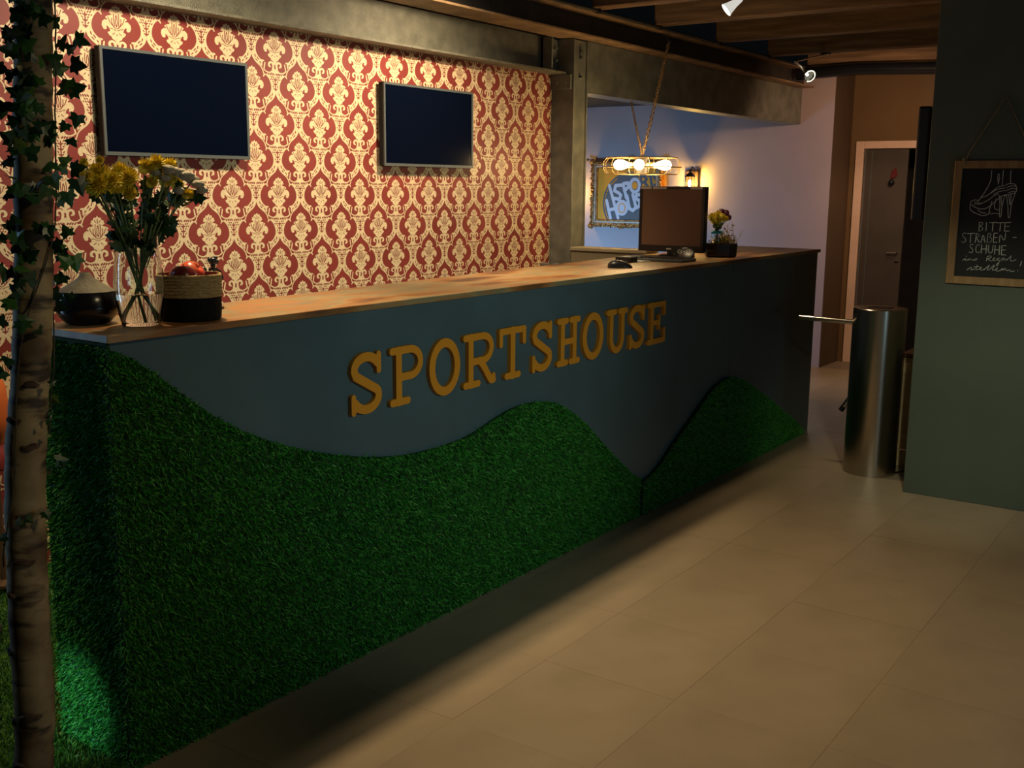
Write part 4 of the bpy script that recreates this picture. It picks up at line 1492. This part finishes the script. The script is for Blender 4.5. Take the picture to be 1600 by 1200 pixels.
def chain(a, b, sag, name, m, n=None, link=0.030, wire=0.0024):
    a, b = Vector(a), Vector(b)
    L = (b - a).length
    n = n or int(L / (link * 0.72))
    mb = MB()
    for i in range(n):
        t = (i + 0.5) / n
        p = a.lerp(b, t) - Vector((0, 0, sag * 4 * t * (1 - t)))
        t2 = t + 0.01
        dr = (a.lerp(b, t2) - Vector((0, 0, sag * 4 * t2 * (1 - t2))) - p).normalized()
        s = dr.orthogonal().normalized()
        if i % 2:
            s = dr.cross(s)
        pts = []
        for k in range(12):
            an = 2 * math.pi * k / 12
            pts.append(p + dr * (link * 0.5 * math.cos(an)) + s * (link * 0.26 * math.sin(an)))
        mb.tube(pts, wire, 5, closed=True)
    return part(mb, name, m, pd, smooth=True)


HUB = PC + Vector((0, 0, 0.058))
hk = on_y(1045, 66, 3.335)
chain(HUB, hk, 0.02, 'chain', 'brass', link=0.042, wire=0.0026)
h2 = on_y(983, 140, 3.66)
ex = on_y(989, 166, 3.60)
chain(HUB, h2, 0.012, 'chain', 'brass', link=0.034, wire=0.0018)
part(MB().tube([hk, (hk.x, 3.348, hk.z + 0.03)], 0.005, 6), 'hook', 'dark_steel', pd)
part(MB().tube([h2, (h2.x, 3.70, 2.33)], 0.004, 6), 'hook', 'dark_steel', pd)


# ------------------------------------------------------------------ ceiling spots in view
def spot_head(name, label, mount, joint, center, axis, r=0.03, ln=0.075, glow='chrome', lens='lamp_emit'):
    t = thing(name, label, 'lamp', mount, 'ceiling spots')
    mount, joint, center = Vector(mount), Vector(joint), Vector(center)
    ax = Vector(axis).normalized()
    part(MB().box(mount.x - 0.035, mount.x + 0.035, mount.y - 0.03, mount.y + 0.03, mount.z - 0.012, mount.z), 'mount', 'black', t, bevel=0.003)
    part(MB().tube([mount - Vector((0, 0, 0.01)), joint], 0.007, 8).tube([joint, center - ax * ln * 0.5], 0.009, 8).ball(joint, 0.013, n=10, m=8), 'arm', 'chrome', t, smooth=True)
    e = ax.orthogonal().normalized()
    f = ax.cross(e)
    vs, fs = [], []
    pr = [(0.3, -0.5), (0.45, -0.42), (0.6, 0.0), (0.85, 0.35), (1.05, 0.5), (0.95, 0.5), (0.7, 0.30)]
    for a, b in pr:
        for k in range(24):
            an = 2 * math.pi * k / 24
            vs.append(center + ax * ln * b + e * r * a * math.cos(an) + f * r * a * math.sin(an))
    for i in range(len(pr) - 1):
        for k in range(24):
            k2 = (k + 1) % 24
            fs.append((i * 24 + k, i * 24 + k2, (i + 1) * 24 + k2, (i + 1) * 24 + k))
    fs.append(tuple(range(23, -1, -1)))
    part(MB().add(vs, fs), 'shade', glow, t, smooth=True)
    vs = [center + ax * ln * 0.32 + e * r * 0.72 * math.cos(2 * math.pi * k / 24) + f * r * 0.72 * math.sin(2 * math.pi * k / 24) for k in range(24)]
    part(MB().add(vs, [tuple(range(24))]).add([v - ax * 0.004 for v in vs], [tuple(range(23, -1, -1))]), 'lens', lens, t)
    if lens == 'dim_lens':
        part(MB().tube([center + ax * ln * 0.48 + e * r * math.cos(2 * math.pi * k / 24) + f * r * math.sin(2 * math.pi * k / 24) for k in range(3, 22)], 0.0035, 6), 'rim', 'rim_glow', t, smooth=True)
        part(MB().ball(center + ax * ln * 0.34 - rgt * r * 0.38 + Vector((0, 0, r * 0.2)), 0.012, n=10, m=8), 'lamp_capsule', 'lamp_emit', t, smooth=True)
    return t


s1 = on_z(1147, 6, 2.53)
jn = on_z(1150, -6, 2.57)
spot_head('ceiling_spot', 'chrome ceiling spot shining brightly at the top frame edge between two joists', (jn.x + 0.02, jn.y, 2.575 if False else 2.60), (jn.x + 0.01, jn.y, 2.565), s1, (-0.45, 0.62, -0.60), 0.036, 0.105, 'glow_shade')
s2 = on_z(1262, 116, 2.40)
j2 = on_z(1243, 96, 2.46)
m2 = on_z(1246, 86, 2.50)
spot_head('ceiling_spot', 'chrome ceiling spot on a bent arm below the far end of the girder', (8.24, m2.y, 2.575), (j2.x, j2.y, j2.z), s2, (-0.50, -0.62, -0.45), 0.042, 0.07, 'chrome', 'dim_lens')

# ------------------------------------------------------------------ picture, sconce
FXW = 9.308
pf = thing('framed_picture', 'ornate gilt framed orange picture with the SPORTS HOUSE lettering on the pale wall', 'picture', (FXW, 5.15, 1.17))
ya, yb, za, zb = 5.555, 4.755, 1.170, 1.825      # left edge, right edge
part(MB().box(FXW - 0.02, FXW - 0.004, yb + 0.05, ya - 0.05, za + 0.05, zb - 0.05), 'canvas', 'canvas', pf)


def frame_ring(i0, i1, d, x1):
    b = MB()
    b.box(x1 - d, x1, yb + i0, yb + i1, za + i0, zb - i0).box(x1 - d, x1, ya - i1, ya - i0, za + i0, zb - i0)
    b.box(x1 - d, x1, yb + i1, ya - i1, za + i0, za + i1).box(x1 - d, x1, yb + i1, ya - i1, zb - i1, zb - i0)
    return b


part(frame_ring(0.012, 0.050, 0.045, FXW), 'moulding', 'gilt', pf, bevel=0.006)
part(frame_ring(0.050, 0.068, 0.040, FXW - 0.003), 'inner_moulding', 'gilt_pale', pf, bevel=0.004)
part(frame_ring(0.068, 0.082, 0.030, FXW - 0.003), 'slip', 'gilt', pf, bevel=0.003)
cv = MB()


def leafblob(y, z, s):
    for _ in range(3):
        cv.ball((FXW - 0.035 - random.uniform(0, 0.02), y + random.gauss(0, s * 0.5), z + random.gauss(0, s * 0.5)), 0.010, s * random.uniform(0.4, 0.9), s * random.uniform(0.4, 0.9), n=7, m=5)


for k in range(30):
    t = k / 29
    big = 0.022 if (k in (0, 1, 28, 29) or 13 <= k <= 16) else 0.012
    leafblob(ya - 0.022, za + (zb - za) * t, big)
    leafblob(yb + 0.022, za + (zb - za) * t, big)
    leafblob(yb + (ya - yb) * t, za + 0.020, big)
    leafblob(yb + (ya - yb) * t, zb - 0.020, big)
part(cv, 'carving', 'gilt', pf, smooth=True)
# lettering, coordinates taken from a 10x view (920,230) of the picture
FO, EU, EV, EN = Vector((FXW - 0.0205, 0, 0)), Vector((0, 1, 0)), Vector((0, 0, 1)), Vector((-1, 0, 0))


def lp(pts, sc=10.0, ou=920, ov=230):
    r = []
    for a, b in pts:
        p = on_x(ou + a / sc, ov + b / sc, FXW - 0.02)
        r.append((p.y, p.z))
    return r


cw = on_x(968, 310, FXW)
circ = MB()
ctr = lp([(640, 880)])[0]
circle = [(ctr[0] + 0.30 * math.cos(a), ctr[1] + 0.30 * math.sin(a)) for a in [2 * math.pi * k / 64 for k in range(64)]]
clipc = [(max(yb + 0.083, min(ya - 0.083, y)), max(za + 0.083, min(zb - 0.083, z))) for y, z in circle]
circ.add([FO + EU * y + EV * z + EN * 0.001 for y, z in clipc], [tuple(range(64))])
part(circ, 'emblem_disc', 'logo_grey', pf)
rg = MB().ribbon([(ctr[0] + 0.277 * math.cos(a), min(zb - 0.09, max(za + 0.087, ctr[1] + 0.277 * math.sin(a)))) for a in [2 * math.pi * k / 64 for k in range(36, 54)]] and
                 [(ctr[0] + 0.277 * math.cos(a), ctr[1] + 0.277 * math.sin(a)) for a in [math.radians(d) for d in range(-38, 60, 6)] if ctr[1] + 0.277 * math.sin(a) > za + 0.087], 0.009, FO, EU, EV, EN, 0.002)
part(rg, 'emblem_ring', 'canvas', pf)
pxm = 1.0 / 10 * 0.0048     # metres on the picture per unit of the 10x view
WP = 0.036
blk = MB()
B = lp([(780, 430), (1215, 430), (1215, 610), (780, 640)])
blk.add([FO + EU * y + EV * z + EN * 0.0012 for y, z in B], [(0, 1, 2, 3)])
part(blk, 'emblem_block', 'canvas', pf)


def flat_layer(strokes, w, name, m, off, y0=yb + 0.083, y1=ya - 0.083, z0=za + 0.083, z1=zb - 0.083, step=0.0045):
    gy_ = np.arange(y0, y1 + step, step)
    gz_ = np.arange(z0, z1 + step, step)
    Y_, Z_ = np.meshgrid(gy_, gz_)
    Fd = np.full(Y_.shape, -1e9)
    for st_ in strokes:
        Fd = np.maximum(Fd, w / 2 - d_poly(Y_, Z_, lp(st_)))
    Vv, Pp, _ = iso(Fd, gy_, gz_)
    return part(MB().add([FO + EU * a + EV * b + EN * off for a, b in Vv], Pp), name, m, pf)


flat_layer([[(815, 600), (815, 455), (880, 455), (905, 500), (870, 550), (815, 550)], [(870, 550), (915, 605)], [(965, 440), (985, 605)], [(930, 440), (1010, 440)],
            [(1130, 470), (1060, 455), (1030, 480), (1070, 515), (1125, 530), (1120, 580), (1030, 590)], [(1215, 440), (1215, 610)]], 0.028, 'dark_lettering', 'logo_grey', 0.0022)
flat_layer([[(325, 600), (460, 1105)], [(282, 835), (340, 1105)], [(310, 980), (420, 960)],
            [(520, 590), (420, 600), (405, 680), (470, 715), (505, 750), (480, 815), (410, 800)],
            [(540, 580), (590, 790)], [(545, 570), (610, 555), (625, 620), (560, 680)],
            arc(722, 600, 70, 100, 0, 360, 24), arc(520, 945, 75, 100, 0, 360, 24), arc(520, 945, 40, 60, 0, 360, 16), [(520, 930), (520, 960)],
            [(600, 760), (640, 960), (690, 990), (740, 940), (690, 740)],
            [(800, 740), (745, 750), (735, 800), (800, 840), (795, 920), (750, 945)]], 0.032, 'pale_lettering', 'logo_pale', 0.0030)
flat_layer([arc(720, 600, 22, 35, 0, 360, 16), [(720, 585), (720, 615)]], 0.028, 'orange_dot', 'canvas', 0.0038, step=0.003)
flat_layer([arc(518, 950, 52, 72, 0, 360, 24)], 0.009, 'orange_ring', 'canvas', 0.0038, step=0.003)

scn = thing('wall_sconce', 'small black lantern on a dark wooden board mounted on the pale wall', 'lamp', (9.30, 4.47, 1.45))
c1, c2 = on_x(1073, 267, FXW), on_x(1093, 267, FXW)
part(MB().box(FXW - 0.022, FXW + 0.001, c2.y, c1.y, 1.38, c1.z), 'board', 'dark_wood', scn, bevel=0.003)
lc = on_x(1078, 285, FXW - 0.10)
hood = MB().lathe([(0.05, 0.05), (0.04, 0.07), (0.012, 0.09), (0.008, 0.11)], lc, 16)
for k in range(4):
    a = math.pi / 4 + k * math.pi / 2
    hood.tube([lc + Vector((0.042 * math.cos(a), 0.042 * math.sin(a), -0.10)), lc + Vector((0.042 * math.cos(a), 0.042 * math.sin(a), 0.05))], 0.004, 6)
hood.lathe([(0.05, -0.11), (0.05, -0.10)], lc, 16)
part(hood, 'lantern_body', 'black', scn, smooth=True)
part(MB().tube([lc + Vector((0, 0, 0.10)), lc + Vector((0.04, 0, 0.14)), lc + Vector((0.085, 0, 0.12))], 0.006, 8), 'bracket', 'black', scn, smooth=True)
part(MB().ball(lc + Vector((0, 0, -0.01)), 0.018, 0.018, 0.034, n=14, m=10), 'bulb', 'sconce_bulb', scn, smooth=True)
light('sconce_light', 'POINT', lc + Vector((-0.0, 0, -0.01)), 27.0, (1.0, 0.60, 0.13), size=0.03)

# ------------------------------------------------------------------ turnstile
TXc, TYc, TR, TH = 5.965, 1.705, 0.142, 0.925
ts_ = thing('turnstile', 'brushed steel turnstile post with tripod bars beside the green wall', 'turnstile', (TXc, TYc, 0))
part(MB().lathe([(TR, 0.0), (TR, TH - 0.004), (TR - 0.004, TH)], (TXc, TYc, 0.001), 64), 'post', 'brushed', ts_, smooth=True)
part(MB().box(TXc - 0.04, TXc + 0.05, TYc - 0.06, TYc + 0.06, TH + 0.001, TH + 0.004), 'top_slot', 'black', ts_)
tip = on_x(1249, 495.5, TXc - 0.05)
b0 = on_x(1345, 504.5, TXc - 0.02)
part(MB().tube([b0, tip], [0.0135, 0.0150], 12), 'bar', 'chrome', ts_, smooth=True)
hubc = Vector((TXc + TR + 0.02, TYc + 0.02, 0.66))
part(MB().tube([hubc - Vector((0.04, 0, 0)), hubc + Vector((0.05, 0, 0))], 0.055, 20), 'hub', 'brushed', ts_, smooth=True)
t2 = on_x(1314, 641, TXc + TR + 0.03)
d2 = (t2 - hubc).normalized()
part(MB().tube([hubc, t2 - d2 * 0.03], 0.0145, 12), 'bar', 'chrome', ts_, smooth=True)
part(MB().tube([t2 - d2 * 0.03, t2], 0.0155, 12), 'bar_tip', 'black', ts_, smooth=True)
part(MB().tube([(TXc + 0.02, TYc - TR - 0.002, 0.012), (TXc + 0.12, TYc - 0.17, 0.006), (TXc + 0.16, TYc - 0.19, 0.006), (TXc + 0.17, 1.45, 0.006)], 0.006, 8), 'cable', 'black', ts_, smooth=True)

# ------------------------------------------------------------------ behind the right wall
t3 = thing('television', 'narrow dark edge of a screen projecting behind the green wall', 'television', (6.1, 1.47, 1.41), 'passage television')
part(MB().box(5.70, 6.40, 1.450, 1.512, 1.408, 1.975), 'case', 'black', t3, bevel=0.01)
part(MB().box(5.72, 6.38, 1.512, 1.515, 1.43, 1.955), 'screen', 'screen', t3)
part(MB().box(5.95, 6.15, 1.434, 1.450, 1.6, 1.8), 'wall_bracket', 'black', t3)
sf = thing('shoe_shelf', 'pale wooden shoe shelf glimpsed between turnstile and green wall', 'shelf', (6.5, 1.53, 0))
part(MB().box(6.20, 6.22, 1.436, 1.625, 0.10, 0.63), 'side_panel', 'light_wood', sf, bevel=0.002)
part(MB().box(6.90, 6.92, 1.436, 1.625, 0.0, 0.63), 'side_panel', 'light_wood', sf, bevel=0.002)
part(MB().box(6.19, 6.93, 1.436, 1.635, 0.63, 0.655), 'top', 'dark_wood', sf, bevel=0.002)
part(MB().box(6.22, 6.90, 1.436, 1.62, 0.34, 0.36), 'shelf_board', 'light_wood', sf)
part(MB().box(6.195, 6.22, 1.436, 1.63, 0.0, 0.092), 'plinth', 'light_wood', sf)

# ------------------------------------------------------------------ chalkboard
XW = 5.65
cbd = thing('chalkboard', 'small wood framed chalkboard with a high heel drawing hung by rope on the green wall', 'chalkboard', (XW, 1.10, 1.11))
yl, yr, zb0, zt0 = 1.300, 0.895, 1.108, 1.705
fw_ = 0.037
part(MB().box(XW - 0.014, XW - 0.002, yr + fw_ - 0.003, yl - fw_ + 0.003, zb0 + fw_ - 0.003, zt0 - fw_ + 0.003), 'slate', 'chalkboard', cbd)
part(MB().box(XW - 0.024, XW - 0.001, yl - fw_, yl, zb0, zt0), 'frame_rail', 'frame_wood', cbd, bevel=0.003)
part(MB().box(XW - 0.024, XW - 0.001, yr, yr + fw_, zb0, zt0), 'frame_rail', 'frame_wood', cbd, bevel=0.003)
part(MB().box(XW - 0.024, XW - 0.001, yr + fw_, yl - fw_, zb0, zb0 + fw_), 'frame_rail', 'frame_wood', cbd, bevel=0.003)
part(MB().box(XW - 0.024, XW - 0.001, yr + fw_, yl - fw_, zt0 - fw_, zt0), 'frame_rail', 'frame_wood', cbd, bevel=0.003)
ap = Vector((XW - 0.012, 1.097, 2.005))
ra, rb_ = Vector((XW - 0.028, 1.258, 1.68)), Vector((XW - 0.028, 0.94, 1.68))
rp = MB().tube([ra + Vector((0, -0.006, 0.0)), ra + Vector((-0.002, -0.010, 0.03)), ra + Vector((0.012, -0.018, 0.06)), ap, rb_ + Vector((0.012, 0.018, 0.06)), rb_], 0.0032, 6)
rp.ball(ra + Vector((0, 0, 0.03)), 0.007, 0.007, 0.011, n=8, m=6).ball(rb_ + Vector((0, 0, 0.03)), 0.007, 0.007, 0.011, n=8, m=6)
part(rp, 'rope', 'rope', cbd, smooth=True)
part(MB().tube([(XW - 0.02, ap.y, ap.z - 0.004), (XW + 0.002, ap.y, ap.z - 0.004)], 0.003, 8), 'nail', 'chrome', cbd)

CO = Vector((XW - 0.0141, 0, 0))


def cp_(pts):          # coordinates in a 4x view whose corner is (1200, 240)
    r = []
    for a, b in pts:
        p = on_x(1200 + a / 4, 240 + b / 4, XW - 0.0141)
        r.append((p.y, p.z))
    return r


def chalk(strokes, name, w):
    mb = MB()
    for i, s in enumerate(strokes):
        if len(s) > 2:
            s = smooth_pts(s, 1)
        mb.ribbon(cp_(s), w, CO, EU, EV, EN, 0.0006 + 0.00002 * (i % 5))
    return part(mb, name, 'chalk', cbd)


shoe = [[(1398, 106), (1396, 150), (1385, 190), (1365, 225), (1340, 262), (1312, 300), (1290, 320)], [(1440, 125), (1435, 150), (1440, 190)], [(1446, 130), (1446, 165), (1440, 188)],
        [(1472, 106), (1466, 160), (1465, 200)], [(1520, 106), (1515, 145), (1518, 190)],
        [(1268, 300), (1262, 330), (1266, 355), (1300, 375), (1345, 390), (1375, 380), (1390, 365)], [(1268, 300), (1290, 288), (1310, 292)],
        [(1268, 318), (1300, 340), (1345, 348), (1380, 335), (1420, 300), (1450, 270), (1490, 255)], [(1310, 320), (1350, 305), (1385, 285), (1410, 265), (1440, 250)],
        [(1330, 275), (1370, 265), (1410, 230), (1440, 205), (1480, 200)], [(1390, 250), (1430, 222), (1480, 215)], [(1410, 256), (1440, 238), (1485, 230)],
        [(1480, 200), (1510, 185), (1545, 190), (1556, 215), (1550, 245), (1520, 252), (1480, 262)], [(1490, 215), (1520, 200), (1548, 205)], [(1492, 232), (1525, 215), (1552, 222)],
        [(1500, 246), (1530, 235), (1550, 240)],
        [(1445, 262), (1450, 320), (1445, 395), (1456, 398), (1462, 330), (1480, 262)], [(1455, 265), (1462, 330)],
        [(1490, 262), (1500, 320), (1500, 400), (1512, 402), (1520, 320), (1545, 250)], [(1505, 258), (1512, 320)], [(1520, 256), (1516, 320)],
        [(1400, 300), (1385, 345), (1380, 378)], [(1425, 285), (1410, 340), (1440, 355), (1450, 340)], [(1390, 378), (1420, 372), (1445, 378)], [(1310, 350), (1330, 368), (1360, 372)],
        [(1290, 300), (1300, 312), (1330, 310)]]
chalk(shoe, 'heel_drawing', 0.0034)
T = []


def stroke(*pts):
    T.append(list(pts))


# BITTE
stroke((1322, 428), (1318, 482)); stroke((1322, 430), (1340, 430), (1343, 442), (1322, 454), (1342, 462), (1342, 478), (1318, 484))
stroke((1366, 430), (1362, 484))
stroke((1385, 432), (1430, 430)); stroke((1407, 432), (1402, 484))
stroke((1432, 433), (1475, 431)); stroke((1454, 433), (1449, 485))
stroke((1482, 432), (1478, 485)); stroke((1482, 432), (1518, 430)); stroke((1480, 456), (1508, 455)); stroke((1478, 485), (1508, 484))
# STRASSEN -
stroke((1238, 498), (1222, 496), (1214, 508), (1222, 522), (1236, 532), (1234, 550), (1220, 556), (1210, 548))
stroke((1246, 500), (1292, 498)); stroke((1268, 500), (1264, 556))
stroke((1302, 500), (1296, 556)); stroke((1302, 500), (1318, 502), (1320, 515), (1300, 526)); stroke((1303, 527), (1322, 556))
stroke((1330, 556), (1346, 498), (1356, 556)); stroke((1336, 538), (1352, 538))
stroke((1370, 556), (1374, 500), (1388, 496), (1396, 506), (1384, 522), (1398, 530), (1398, 548), (1382, 556))
stroke((1412, 498), (1408, 555)); stroke((1412, 498), (1436, 497)); stroke((1410, 525), (1432, 524)); stroke((1408, 555), (1432, 554))
stroke((1446, 555), (1450, 498), (1478, 553), (1486, 494))
stroke((1532, 524), (1552, 524))
# SCHUHE
stroke((1282, 568), (1268, 566), (1262, 578), (1270, 590), (1282, 600), (1278, 616), (1266, 620), (1256, 614))
stroke((1322, 572), (1308, 568), (1298, 590), (1300, 614), (1314, 620), (1324, 614))
stroke((1336, 570), (1332, 622)); stroke((1366, 570), (1362, 624)); stroke((1334, 596), (1364, 596))
stroke((1380, 572), (1376, 610), (1388, 624), (1402, 616), (1408, 572))
stroke((1420, 574), (1416, 628)); stroke((1448, 574), (1444, 630)); stroke((1418, 600), (1446, 602))
stroke((1462, 576), (1458, 632)); stroke((1462, 576), (1488, 574)); stroke((1460, 602), (1482, 602)); stroke((1458, 632), (1486, 634))
chalk(T, 'capital_lettering', 0.0036)
T = []
# ins Regal
stroke((1216, 668), (1236, 652), (1230, 670), (1244, 662)); stroke((1238, 640), (1240, 642))
stroke((1244, 670), (1256, 652), (1254, 670), (1266, 654), (1270, 668), (1282, 662))
stroke((1284, 668), (1304, 652), (1306, 664), (1292, 670))
stroke((1372, 642), (1364, 672)); stroke((1372, 642), (1396, 638), (1394, 652), (1370, 656), (1392, 672), (1404, 668))
stroke((1404, 662), (1420, 656), (1412, 650), (1404, 664), (1418, 672), (1428, 664))
stroke((1446, 654), (1430, 656), (1432, 668), (1446, 660), (1442, 690), (1430, 704), (1426, 694), (1452, 670))
stroke((1476, 652), (1458, 656), (1458, 668), (1472, 664), (1480, 652), (1478, 668), (1494, 660))
stroke((1492, 666), (1514, 644), (1522, 636), (1512, 666), (1524, 674), (1550, 662))
# stellen !
stroke((1244, 726), (1270, 708), (1276, 722), (1262, 728), (1292, 722))
stroke((1308, 696), (1296, 726), (1314, 724)); stroke((1288, 708), (1322, 706))
stroke((1318, 722), (1338, 714), (1330, 708), (1322, 722), (1336, 730), (1350, 722))
stroke((1350, 726), (1382, 696), (1386, 700), (1366, 728), (1384, 726)); stroke((1384, 726), (1412, 696), (1416, 700), (1398, 730), (1416, 726))
stroke((1416, 728), (1438, 718), (1430, 712), (1420, 728), (1436, 736), (1452, 728))
stroke((1452, 732), (1468, 712), (1466, 734), (1484, 712), (1488, 734), (1512, 724), (1510, 738), (1540, 734))
stroke((1586, 674), (1576, 702)); stroke((1560, 730), (1562, 731))
chalk(T, 'script_lettering', 0.0031)
